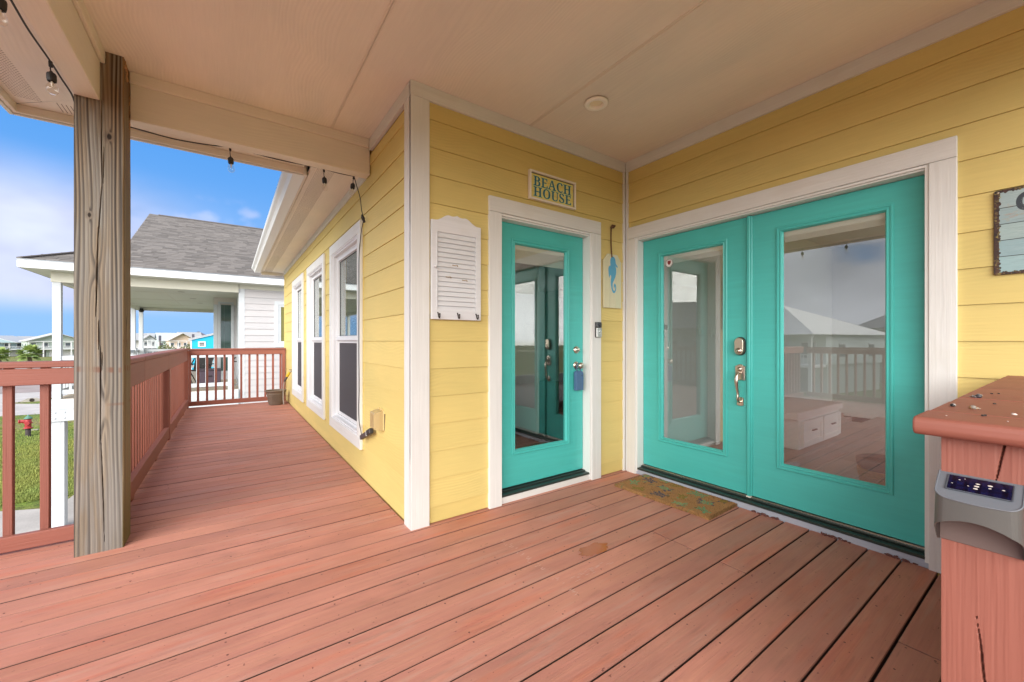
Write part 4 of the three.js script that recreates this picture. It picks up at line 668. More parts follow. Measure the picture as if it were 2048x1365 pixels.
// ---------------------------------------------------------------- things on the walls
function canvasTex(w, h, draw) { const c = document.createElement('canvas'); c.width = w; c.height = h; draw(c.getContext('2d'), w, h); const t = new THREE.CanvasTexture(c); t.colorSpace = THREE.SRGBColorSpace; t.magFilter = THREE.LinearFilter; return t; }
function uvRect(g, x0, x1, y0, y1) { const p = g.attributes.position, u = g.attributes.uv; for (let i = 0; i < p.count; i++) u.setXY(i, (p.getX(i) - x0) / (x1 - x0), (p.getY(i) - y0) / (y1 - y0)); return g; }
{
  const t = place(thing('wooden_sign', 'framed wooden BEACH HOUSE sign above the single door', 'sign'), 0, 0, DZ, 0);
  const x0 = 1.912, x1 = 2.402, y0 = 2.330, y1 = 2.556, o = 0.016, f = 0.020;
  const tx = canvasTex(1024, 480, (c, w, h) => {
    const id = c.createLinearGradient(0, 0, 0, 1); c.fillStyle = 'rgb(222,208,120)'; c.fillRect(0, 0, w, h);
    const q = rng(5); for (let i = 0; i < 900; i++) { c.fillStyle = `rgba(${120 + q() * 80},${120 + q() * 60},${40 + q() * 50},0.07)`; c.fillRect(q() * w, q() * h, 60 + q() * 200, 1 + q() * 3); }
    const word = (s, y, size) => { c.save(); c.font = `bold ${size}px serif`; c.textBaseline = 'alphabetic'; const m = c.measureText(s).width; c.translate(48, y); c.scale((w - 96) / m, 1.0); c.lineWidth = 14; c.lineJoin = 'round'; c.strokeStyle = 'rgb(186,214,160)'; c.strokeText(s, 0, 0); c.fillStyle = 'rgb(38,104,128)'; c.fillText(s, 0, 0); c.restore(); };
    word('BEACH', 236, 272); word('HOUSE', 450, 272);
  });
  const m = M(1, 1, 1, { map: tx, roughness: 0.7 });
  for (let i = 0; i < 4; i++) { const a = y0 + f + (y1 - y0 - 2 * f) * i / 4, b = y0 + f + (y1 - y0 - 2 * f) * (i + 1) / 4; part(t, 'slat', uvRect(bx(x0 + f, x1 - f, a + 0.0008, b - 0.0008, o, o + 0.012, 0.0012), x0 + f, x1 - f, y0 + f, y1 - f), m); }
  const fm = grained(0.86, 0.80, 0.70, 0.6);
  part(t, 'back_board', bx(x0 + 0.004, x1 - 0.004, y0 + 0.004, y1 - 0.004, o - 0.001, o + 0.002, 0.0005), M(0.12, 0.10, 0.03, { roughness: 0.9 }));
  part(t, 'frame', ring(x0, x1, y0, y1, [[0, o], [0, o + 0.026], [0.001, o + 0.027], [f - 0.007, o + 0.027], [f - 0.006, o + 0.026], [f - 0.006, o + 0.011]]), fm);
}
{
  const t = place(thing('shutter_rack', 'white louvered shutter with three dark coat hooks by the wall corner', 'shutter'), 0, 0, DZ, 0);
  const x0 = 1.095, x1 = 1.470, y0 = 1.365, y1 = 2.025, o = 0.014, d = 0.026, m = grained(0.76, 0.78, 0.81, 0.6, 0.001), cx = (x0 + x1) / 2;
  const s = new THREE.Shape(); s.moveTo(x0, y0); s.lineTo(x1, y0); s.lineTo(x1, y1); s.lineTo(x1 - 0.02, y1); s.bezierCurveTo(x1 - 0.07, y1 + 0.0, x1 - 0.09, y1 + 0.048, x1 - 0.13, y1 + 0.045); s.quadraticCurveTo(cx + 0.03, y1 + 0.036, cx, y1 + 0.052); s.quadraticCurveTo(cx - 0.03, y1 + 0.036, x0 + 0.13, y1 + 0.045); s.bezierCurveTo(x0 + 0.09, y1 + 0.048, x0 + 0.07, y1, x0 + 0.02, y1); s.lineTo(x0, y1); s.closePath();
  const ix0 = x0 + 0.042, ix1 = x1 - 0.042, iy0 = y0 + 0.062, iy1 = y1 - 0.075;
  s.holes.push(new THREE.Path([[ix0, iy0], [ix0, iy1], [ix1, iy1], [ix1, iy0]].map((p) => new THREE.Vector2(...p))));
  part(t, 'frame', extrude(s, d - 0.003, 0.0015, 1).translate(0, 0, o + 0.0015), m);
  part(t, 'back_board', bx(ix0 - 0.01, ix1 + 0.01, iy0 - 0.01, iy1 + 0.01, o + 0.001, o + 0.004, 0.0005), m);
  const n = 16, hh = (iy1 - iy0) / n; for (let i = 0; i < n; i++) { const g = cbox(ix1 - ix0 - 0.003, 0.005, hh * 1.25, 0.001, 0).rotateX(1.22); part(t, 'louver', g, m, [cx, iy0 + hh * (i + 0.5), o + 0.017]); }
  part(t, 'knob', lathe([[0, 0.020], [0.008, 0.018], [0.0105, 0.012], [0.008, 0.006], [0.006, 0]], 16).rotateX(Math.PI / 2).translate(x0 + 0.020, 1.712, o + d), m);
  part(t, 'tilt_rod', bx(x0 + 0.0355, x0 + 0.0395, iy0 + 0.01, iy1 - 0.02, o + d - 0.001, o + d + 0.003, 0.001), m);
  for (const [x, y] of [[1.262, 1.735], [1.212, 1.652], [1.335, 1.640]]) part(t, 'rusty_wire', tube([[x - 0.02, y, o + 0.032], [x - 0.005, y - 0.002, o + 0.036], [x + 0.018, y + 0.001, o + 0.033], [x + 0.02, y - 0.008, o + 0.032]], 0.0022, 14, 5), M(0.40, 0.27, 0.12, { roughness: 0.9 }));
  const iron = M(0.04, 0.035, 0.035, { roughness: 0.45, metalness: 0.4 });
  for (const x of [x0 + 0.042, cx, x1 - 0.042]) { const h = sub(t, 'hook', [x, y0 + 0.034, o + d]); const hp = new THREE.Shape(); hp.absellipse(0, 0, 0.0125, 0.027, 0, 6.2832); part(h, 'plate', extrude(hp, 0.003, 0.001, 1, 18), iron); part(h, 'prong', tube([[0, 0.012, 0.002], [0, -0.004, 0.012], [0, -0.022, 0.020], [0, -0.026, 0.030], [0, -0.014, 0.036], [0, -0.002, 0.033]], 0.0042, 24, 7), iron); part(h, 'tip', new THREE.SphereGeometry(0.006, 10, 8).translate(0, -0.001, 0.033), iron); }
}
{
  const t = place(thing('seahorse_plaque', 'pale wooden tag with blue seahorse hanging by rope in the corner', 'plaque'), 0, 0, DZ, 0);
  const x0 = 2.752, x1 = 2.992, y0 = 1.522, ys = 1.945, y1 = 2.012, o = 0.020, cx = (x0 + x1) / 2; const m = [grained(0.72, 0.68, 0.46, 0.6), grained(0.70, 0.67, 0.47, 0.6), grained(0.66, 0.67, 0.47, 0.6)];
  const cut = (x) => (x < x0 + 0.055 ? lerp(ys, y1, (x - x0) / 0.055) : x > x1 - 0.055 ? lerp(ys, y1, (x1 - x) / 0.055) : y1);
  const ed = [x0, x0 + 0.078, x1 - 0.078, x1];
  for (let i = 0; i < 3; i++) { const a = ed[i] + (i ? 0.0008 : 0), b = ed[i + 1] - (i < 2 ? 0.0008 : 0); const pts = [[a, y0], [b, y0], [b, cut(b)]]; if (i === 0) pts.push([x0 + 0.055, y1]); if (i === 2) pts.push([x1 - 0.055, y1]); pts.push([a, cut(a)]); const g = extrude(poly2(pts), 0.012, 0.0012, 1).translate(0, 0, o); const n = g.attributes; for (let k = 0; k < n.position.count; k++) n.uv.setXY(k, n.position.getY(k) + i, n.position.getX(k) * 1); part(t, 'plank', g, m[i]); }
  part(t, 'cleat', bx(x0 + 0.01, x1 - 0.01, 1.62, 1.66, o - 0.012, o - 0.001, 0.001, 0), M(0.25, 0.18, 0.10)); part(t, 'cleat', bx(x0 + 0.01, x1 - 0.01, 1.86, 1.90, o - 0.012, o - 0.001, 0.001, 0), M(0.25, 0.18, 0.10));
  // the seahorse, from a closed curve
  const P = [[0.40, 0.985], [0.30, 0.93], [0.27, 0.84], [0.28, 0.765], [0.19, 0.75], [0.13, 0.70], [0.14, 0.58], [0.20, 0.46], [0.235, 0.50], [0.30, 0.54], [0.335, 0.50], [0.31, 0.40], [0.33, 0.27], [0.42, 0.15], [0.55, 0.105], [0.68, 0.15], [0.735, 0.24], [0.70, 0.315], [0.61, 0.345], [0.545, 0.30], [0.555, 0.235], [0.60, 0.225], [0.605, 0.265], [0.63, 0.27], [0.655, 0.23], [0.605, 0.175], [0.53, 0.175], [0.47, 0.23], [0.465, 0.34], [0.56, 0.42], [0.68, 0.52], [0.735, 0.64], [0.70, 0.74], [0.62, 0.785], [0.545, 0.80], [0.70, 0.765], [0.815, 0.735], [0.86, 0.75], [0.83, 0.775], [0.71, 0.83], [0.66, 0.93], [0.55, 0.985]];
  const sx = x0 + 0.04, sw = 0.175, sy = 1.655, sh = 0.335; const cv = new THREE.CatmullRomCurve3(P.map(([u, v]) => new THREE.Vector3(sx + u * sw, sy + (v - 0.1) / 0.885 * sh, 0)), true, 'centripetal').getPoints(160);
  part(t, 'seahorse', extrude(poly2(cv.slice(0, -1).map((p) => [p.x, p.y])), 0.0012).translate(0, 0, o + 0.0121), M(0.10, 0.36, 0.55, { roughness: 0.6 }));
  const rope = M(0.16, 0.085, 0.04, { roughness: 0.95 });
  const tw = []; for (const ph of [0, 2.094, 4.189]) { const q = []; for (let i = 0; i <= 60; i++) { const k = i / 60; const bx0 = lerp(cx - 0.012, cx - 0.014, k) - 0.006 * Math.sin(k * 3.1), by = lerp(2.262, 1.982, k), bz = lerp(0.026, o + 0.016, k); const a = k * 70 + ph; q.push([bx0 + 0.0034 * Math.cos(a), by, bz + 0.0034 * Math.sin(a)]); } tw.push(tube(q, 0.0034, 240, 5)); }
  part(t, 'rope', tw, rope); part(t, 'rope', tube([[cx - 0.014, 2.255, 0.026], [cx - 0.004, 2.272, 0.026], [cx + 0.014, 2.283, 0.02], [cx + 0.03, 2.274, 0.022], [cx + 0.022, 2.262, 0.026], [cx, 2.262, 0.03], [cx - 0.014, 2.248, 0.032]], 0.008, 30, 7), rope);
  part(t, 'nail', lathe([[0, 0.045], [0.009, 0.044], [0.010, 0.040], [0.003, 0.039], [0.003, 0]], 14).rotateX(Math.PI / 2).translate(cx + 0.02, 2.274, 0.0), M(0.12, 0.06, 0.03, { roughness: 0.8 }));
}
{
  const t = place(thing('doorbell', 'black and silver video doorbell on the door casing', 'doorbell'), 0, 0, DZ, 0);
  const cx = 2.668, y0 = 1.253, y1 = 1.386;
  part(t, 'mount', bx(cx - 0.033, cx + 0.033, y0 - 0.001, y1 + 0.001, 0.0342, 0.046, 0.005), M(0.03, 0.03, 0.03, { roughness: 0.5 }));
  part(t, 'cover', bx(cx - 0.0325, cx + 0.0325, y0, y1 - 0.048, 0.0462, 0.061, 0.005), M(0.42, 0.43, 0.42, { roughness: 0.3, metalness: 0.8 }));
  part(t, 'camera_window', bx(cx - 0.0325, cx + 0.0325, y1 - 0.0475, y1, 0.0462, 0.061, 0.005), M(0.012, 0.012, 0.014, { roughness: 0.15 }));
  part(t, 'lens', lathe([[0, 0.002], [0.006, 0.002], [0.0095, 0.001], [0.010, 0]], 18).rotateX(Math.PI / 2).translate(cx + 0.004, y1 - 0.022, 0.0612), M(0.02, 0.02, 0.03, { roughness: 0.05 }));
  part(t, 'button', lathe([[0, 0.0015], [0.010, 0.0015], [0.0115, 0.0005], [0.0115, 0]], 22).rotateX(Math.PI / 2).translate(cx + 0.002, y0 + 0.048, 0.0611), M(0.5, 0.52, 0.5, { roughness: 0.25, metalness: 0.8 })); part(t, 'button_ring', new THREE.TorusGeometry(0.0125, 0.0011, 6, 26).translate(cx + 0.002, y0 + 0.048, 0.0613), M(0.6, 0.62, 0.6, { roughness: 0.3 }));
}
{
  const t = place(thing('lock_box', 'blue key lock box hanging from the single door knob', 'lock box'), 0, 0, DZ, 0);
  const x = 2.500, blue = M(0.065, 0.145, 0.27, { roughness: 0.7, bumpMap: texSidB, bumpScale: 0.0005 });
  const s = new THREE.Shape(), w = 0.043; s.moveTo(-w, 0); s.lineTo(w, 0); s.lineTo(w, 0.135); s.quadraticCurveTo(w, 0.165, w - 0.035, 0.168); s.lineTo(-w + 0.02, 0.168); s.quadraticCurveTo(-w, 0.166, -w, 0.145); s.closePath();
  part(t, 'body', extrude(s, 0.026, 0.005, 3).translate(x, 0.792, -0.038), blue);
  part(t, 'shackle', tube([[x - 0.018, 0.95, -0.024], [x - 0.024, 0.985, -0.024], [x - 0.018, 1.016, -0.024], [x, 1.026, -0.024], [x + 0.018, 1.014, -0.024], [x + 0.020, 0.985, -0.024], [x + 0.014, 0.95, -0.024]], 0.0055, 40, 8), M(0.06, 0.12, 0.2, { roughness: 0.6 }));
  part(t, 'button', bx(x + 0.018, x + 0.027, 0.912, 0.925, -0.012, -0.0055, 0.002), black);
  part(t, 'cover_seam', bx(x + 0.006, x + 0.0075, 0.80, 0.93, -0.0075, -0.0066, 0.0002), M(0.04, 0.09, 0.17));
}
{ // rusty tin sign, cut by the frame: only its first letter shows
  const t = place(thing('tin_sign', 'rusty edged tin sign of pale blue planks with a dark letter C', 'sign'), FX, 0, 0, TURN);
  const x0 = -0.252, x1 = 0.10, y0 = 1.541, y1 = 1.952;
  const tx = canvasTex(704, 822, (c, w, h) => {
    const q = rng(77); c.fillStyle = 'rgb(58,38,30)'; c.fillRect(0, 0, w, h);
    for (let i = 0; i < 5; i++) { const a = 20 + (h - 40) * i / 5, b = 20 + (h - 40) * (i + 1) / 5; c.fillStyle = ['rgb(150,170,172)', 'rgb(142,164,168)', 'rgb(152,174,174)', 'rgb(140,168,174)', 'rgb(146,176,180)'][i]; c.fillRect(34, a + 3, w - 68, b - a - 5); }
    for (let i = 0; i < 2600; i++) { const y = q() * h; c.fillStyle = q() < 0.5 ? `rgba(205,215,214,${0.12 * q()})` : `rgba(96,110,108,${0.16 * q()})`; c.fillRect(34 + q() * (w - 120), y, 20 + q() * 120, 1 + q() * 3); }
    for (let i = 0; i < 160; i++) { c.fillStyle = `rgba(${150 + q() * 40},${110 + q() * 30},${80 + q() * 20},${0.16 * q()})`; c.beginPath(); c.ellipse(60 + q() * (w - 100), 150 + q() * 170, 6 + q() * 34, 3 + q() * 10, 0, 0, 7); c.fill(); }
    c.fillStyle = 'rgb(40,48,50)'; for (let i = 1; i < 5; i++) c.fillRect(34, 18 + (h - 40) * i / 5, w - 68, 6);
    for (let i = 0; i < 900; i++) { const e = q(), s = q(); const r = 2 + q() * 9; let x, y; if (s < 0.5) { x = (q() < 0.5 ? 10 + q() * 28 : w - 10 - q() * 28); y = e * h; } else { x = e * w; y = q() < 0.5 ? 6 + q() * 20 : h - 6 - q() * 20; } c.fillStyle = ['rgba(52,34,28,0.9)', 'rgba(74,48,36,0.8)', 'rgba(150,136,70,0.5)', 'rgba(36,26,24,0.9)'][Math.floor(q() * 4)]; c.beginPath(); c.ellipse(x, y, r, r * (0.5 + q()), 0, 0, 7); c.fill(); }
    c.font = 'bold 250px sans-serif'; c.fillStyle = 'rgb(52,60,68)'; c.textBaseline = 'alphabetic'; c.fillText('C', 122, 232);
    for (let i = 0; i < 60; i++) { c.fillStyle = 'rgba(190,200,200,0.5)'; c.beginPath(); c.arc(130 + q() * 170, 60 + q() * 180, 0.8 + q() * 2.4, 0, 7); c.fill(); }
  });
  const s = new THREE.Shape(), r = 0.012; s.moveTo(x0 + r, y0); s.lineTo(x1 - r, y0); s.quadraticCurveTo(x1, y0, x1, y0 + r); s.lineTo(x1, y1 - r); s.quadraticCurveTo(x1, y1, x1 - r, y1); s.lineTo(x0 + r, y1); s.quadraticCurveTo(x0, y1, x0, y1 - r); s.lineTo(x0, y0 + r); s.quadraticCurveTo(x0, y0, x0 + r, y0);
  part(t, 'plate', uvRect(extrude(s, 0.0016, 0.001, 1).translate(0, 0, 0.019), x0, x1, y0, y1), M(1, 1, 1, { map: tx, roughness: 0.5 }));
  part(t, 'screw', lathe([[0, 0.002], [0.0035, 0.0015], [0.0042, 0]], 12).rotateX(Math.PI / 2).translate(x0 + 0.014, y1 - 0.012, 0.0217), M(0.5, 0.42, 0.34, { metalness: 0.8, roughness: 0.4 }));
}
// ---------------------------------------------------------------- door mat
{
  const t = thing('door_mat', 'brown coir door mat with green and blue sea turtles before the double doors', 'door mat');
  const tx = canvasTex(1024, 560, (c, w, h) => {
    const q = rng(9); c.fillStyle = 'rgb(166,122,76)'; c.fillRect(0, 0, w, h);
    const turtle = (x, y, s, a, col, shell) => { c.save(); c.translate(x, y); c.rotate(a); c.scale(s, s); c.fillStyle = col; for (const [fx, fy, fr, l] of [[30, -26, -0.6, 46], [30, 26, 0.6, 46], [-40, -20, -2.4, 26], [-40, 20, 2.4, 26]]) { c.save(); c.translate(fx, fy); c.rotate(fr); c.beginPath(); c.ellipse(l * 0.5, 0, l * 0.62, 11, 0, 0, 7); c.fill(); c.restore(); } c.beginPath(); c.ellipse(62, 0, 20, 13, 0, 0, 7); c.fill(); c.fillStyle = shell; c.beginPath(); c.ellipse(0, 0, 50, 36, 0, 0, 7); c.fill(); c.strokeStyle = 'rgb(166,122,76)'; c.lineWidth = 5; for (const k of [-20, 6, 30]) { c.beginPath(); c.moveTo(k, -32); c.lineTo(k - 6, 0); c.lineTo(k, 32); c.stroke(); } c.beginPath(); c.moveTo(-46, 0); c.lineTo(46, 0); c.stroke(); c.restore(); };
    const G = 'rgb(92,156,116)', N = 'rgb(50,66,96)', O = 'rgb(122,116,40)', Gd = 'rgb(116,166,120)';
    const T = [[110, 110, 1.0, 0.5, G, G], [330, 80, 0.95, 2.9, G, Gd], [560, 130, 1.1, 0.2, N, N], [800, 90, 0.9, 2.6, O, O], [930, 210, 1.05, 1.0, G, Gd], [180, 300, 1.1, -0.4, N, G], [400, 250, 0.85, 1.2, O, O], [640, 320, 1.15, 3.4, N, G], [860, 400, 1.1, 0.3, N, N], [330, 440, 1.2, 0.1, G, G], [100, 470, 0.9, 1.6, N, O], [590, 490, 0.95, -0.5, O, O], [980, 500, 1.0, 2.2, N, G], [750, 520, 0.9, 0.4, G, Gd]];
    for (const a of T) turtle(...a); for (let i = 0; i < 60; i++) { c.save(); c.translate(q() * w, q() * h); c.rotate(q() * 6); c.fillStyle = [G, N, O, Gd, 'rgb(96,62,30)'][Math.floor(q() * 5)]; c.globalAlpha = 0.6; c.beginPath(); c.ellipse(0, 0, 12 + 26 * q(), 4 + 7 * q(), 0, 0, 7); c.fill(); c.restore(); }
    for (let i = 0; i < 34000; i++) { const k = q(); c.fillStyle = k < 0.48 ? `rgba(74,46,22,${0.55 * q()})` : k < 0.8 ? `rgba(186,140,84,${0.35 * q()})` : `rgba(210,170,110,${0.3 * q()})`; c.fillRect(q() * w, q() * h, 1 + q() * 4, 1 + q() * 3); }
  });
  const W = 0.80, D = 0.44, nx = 260, nz = 150, pos = [], uv = [], idx = [];
  for (let j = 0; j <= nz; j++) for (let i = 0; i <= nx; i++) { const u = i / nx, v = j / nz; const e = Math.min(u * W, (1 - u) * W, v * D, (1 - v) * D); const h = 0.019 * sstep(-0.002, 0.012, e) + 0.0045 * (R() - 0.5) * sstep(0, 0.004, e) + 0.003 * (fbm(u * 30, v * 16, 3, 3) - 0.5); const wob = 0.012 * (fbm(u * 8, v * 5, 8, 3) - 0.5); pos.push((u - 0.5) * W + wob * 0.6, Math.max(0.001, h), (v - 0.5) * D + wob); uv.push(u, 1 - v); }
  for (let j = 0; j < nz; j++) for (let i = 0; i < nx; i++) { const a = j * (nx + 1) + i, b = a + 1, c = a + nx + 1, d = c + 1; idx.push(a, c, b, b, c, d); }
  const g = new THREE.BufferGeometry(); g.setAttribute('position', new THREE.Float32BufferAttribute(pos, 3)); g.setAttribute('uv', new THREE.Float32BufferAttribute(uv, 2)); g.setIndex(idx); g.computeVertexNormals();
  part(t, 'pile', g, M(0.95, 0.95, 0.95, { map: tx, roughness: 1 }));
  const fm = new THREE.InstancedMesh(new THREE.CylinderGeometry(0.0004, 0.0009, 0.022, 4), M(1, 1, 1, { roughness: 1 }), 9000), mt = new THREE.Matrix4(), qt = new THREE.Quaternion(), eu = new THREE.Euler(), col = new THREE.Color(), v1 = new THREE.Vector3(1, 1, 1), vp = new THREE.Vector3();
  for (let i = 0; i < 9000; i++) { const edge = i < 4200; let x = rr(-W / 2, W / 2), z = rr(-D / 2, D / 2); if (edge) { const s = R(); if (s < 0.62) z = D / 2 + rr(-0.008, 0.004); else if (s < 0.7) z = -D / 2 - rr(-0.008, 0.004); else x = (R() < 0.5 ? -1 : 1) * (W / 2 + rr(-0.008, 0.004)); } eu.set(rr(-0.9, 0.9) + (edge && z > 0 ? 0.6 : 0), R() * 6, rr(-0.9, 0.9)); mt.compose(vp.set(x, edge ? rr(0.002, 0.018) : 0.016, z), qt.setFromEuler(eu), v1); fm.setMatrixAt(i, mt); const k = rr(0.35, 1.2); col.setRGB(0.34 * k, 0.19 * k, 0.075 * k); fm.setColorAt(i, col); }
  fm.name = 'coir_fibres'; fm.userData.kind = 'stuff'; t.add(fm);
  t.position.set(2.878, 0.001, -1.868); t.rotation.y = Math.PI / 2 + 0.025;
}
// ---------------------------------------------------------------- string lights, outlet, hose
{
  const t = thing('string_lights', 'black string of clear bulbs along the porch beams to the outlet', 'string lights');
  const blk = M(0.018, 0.017, 0.018, { roughness: 0.55 });
  const zc = -3.555;
  part(t, 'cord', tube([[-0.722, 2.606, 0.68], [-0.728, 2.600, -0.4], [-0.720, 2.606, -1.4], [-0.735, 2.597, -2.0], [-0.722, 2.607, -2.43], [-0.726, 2.603, -2.7], [-0.722, 2.608, -2.95], [-0.719, 2.603, -3.1], [-0.717, 2.602, -3.26], [-0.73, 2.60, -3.45], [-0.70, 2.60, -3.57], [-0.55, 2.606, zc], [-0.30, 2.592, zc], [-0.10, 2.606, zc], [0.01, 2.622, zc], [0.3, 2.604, zc + 0.02], [0.633, 2.618, zc], [0.75, 2.612, zc], [0.871, 2.614, zc]], 0.0042, 300, 7), blk);
  part(t, 'cord', tube([[0.871, 2.612, zc], [0.885, 2.56, zc], [0.92, 2.44, -3.555], [0.93, 2.33, -3.545], [0.936, 2.29, -3.53]], 0.0035, 40, 7), blk);
  part(t, 'connector', [lathe([[0, -0.034], [0.010, -0.034], [0.012, -0.026], [0.012, -0.006], [0.015, -0.004], [0.015, 0.012], [0.010, 0.02], [0.006, 0.034], [0, 0.034]], 14).rotateZ(0.35).translate(0.938, 2.262, -3.53)], blk);
  part(t, 'cord', tube([[0.94, 2.236, -3.535], [0.945, 2.18, -3.61], [0.938, 2.0, -3.655], [0.937, 1.6, -3.662], [0.936, 1.14, -3.664], [0.938, 0.8, -3.662], [0.936, 0.62, -3.668], [0.94, 0.5, -3.66], [0.938, 0.44, -3.60], [0.932, 0.40, -3.55]], 0.0032, 90, 7), blk);
  const bulb = (x, y, z, len, tilt) => {
    const b = sub(t, 'bulb', [x, y, z]); b.rotation.set(tilt[0], 0, tilt[1]);
    part(b, 'tee', bx(-0.007, 0.007, -0.026, 0.004, -0.006, 0.006, 0.002), blk);
    part(b, 'drop_cord', tube([[0, -0.02, 0], [-0.002, -0.02 - len * 0.5, 0.001], [0, -0.022 - len, 0]], 0.0028, 12, 6), blk);
    const s = -0.022 - len;
    part(b, 'socket', lathe([[0.0045, s + 0.006], [0.007, s], [0.0155, s - 0.006], [0.018, s - 0.012], [0.018, s - 0.034], [0.0165, s - 0.046], [0.0135, s - 0.046]], 18), blk);
    part(b, 'globe', lathe([[0.0125, s - 0.046], [0.0125, s - 0.054], [0.019, s - 0.066], [0.0225, s - 0.080], [0.0215, s - 0.094], [0.014, s - 0.104], [0.0, s - 0.107]], 22), bulbGlass);
    part(b, 'stem', [lathe([[0.004, s - 0.046], [0.0055, s - 0.056], [0.003, s - 0.068], [0.0015, s - 0.074]], 10), tube([[-0.008, s - 0.08, 0], [-0.004, s - 0.073, 0], [0.004, s - 0.074, 0], [0.008, s - 0.08, 0]], 0.0006, 10, 4)], M(0.75, 0.72, 0.66, { roughness: 0.2 }));
  };
  bulb(-0.722, 2.606, -2.955, 0.028, [0, 0.05]); bulb(-0.722, 2.606, -2.425, 0.030, [0, -0.04]);
  for (const z of [-1.9, -1.35, -0.8, -0.2]) bulb(-0.722, 2.606, z, 0.03, [0, 0]);
  bulb(0.010, 2.622, zc, 0.050, [0, 0.05]); bulb(0.634, 2.618, zc, 0.046, [0, 0.06]); bulb(0.868, 2.614, zc, 0.040, [0, -0.10]);
  const ad = sub(t, 'plug_adapter', [0.93, 0.445, -3.42]); ad.rotation.set(-0.36, 0, 0);
  part(ad, 'body', bx(-0.016, 0.016, -0.020, 0.020, -0.135, 0.06, 0.004), M(0.07, 0.055, 0.058, { roughness: 0.5 })); part(ad, 'band', bx(-0.0165, 0.0165, -0.0205, 0.0205, 0.060, 0.070, 0.001), M(0.6, 0.6, 0.6)); part(ad, 'plug', bx(-0.018, 0.018, -0.022, 0.024, 0.071, 0.175, 0.007), M(0.03, 0.028, 0.03, { roughness: 0.5 })); part(ad, 'label_patch', bx(-0.0175, -0.0162, -0.004, 0.012, 0.095, 0.15, 0.0004), M(0.45, 0.44, 0.44));
}
{
  const t = place(thing('outlet_box', 'tan weatherproof outlet cover on the window wall by the corner', 'outlet'), WX, 0, 0, TURN);
  const s0 = -3.205, s1 = -3.060, y0 = 0.535, y1 = 0.690, tan = M(0.58, 0.44, 0.20, { roughness: 0.5 });
  part(t, 'back_plate', bx(s0, s1, y0, y1, 0.010, 0.024, 0.004), tan); part(t, 'gasket', bx(s0 + 0.002, s1 + 0.004, y0 + 0.003, y1 - 0.003, 0.008, 0.015, 0.002), black);
  part(t, 'receptacle', bx(s0 + 0.035, s1 - 0.035, y0 + 0.02, y1 - 0.02, 0.024, 0.034, 0.004), M(0.22, 0.18, 0.13)); part(t, 'plug', bx(s0 + 0.05, s1 - 0.05, y0 + 0.025, y0 + 0.065, 0.034, 0.07, 0.006), M(0.10, 0.09, 0.08));
  const cov = M(0.58, 0.44, 0.21, { phys: 1, transmission: 0.28, roughness: 0.35, thickness: 0 });
  part(t, 'cover', ring(s0 + 0.004, s1 - 0.004, y0 + 0.004, y1 - 0.004, [[0, 0.024], [0.003, 0.05], [0.012, 0.082], [0.02, 0.088], [0.0725, 0.089]]), cov);
  part(t, 'hinge', [bx(s0 + 0.03, s0 + 0.055, y1 - 0.004, y1 + 0.010, 0.012, 0.034, 0.004), bx(s1 - 0.055, s1 - 0.03, y1 - 0.004, y1 + 0.010, 0.012, 0.034, 0.004)], tan);
}
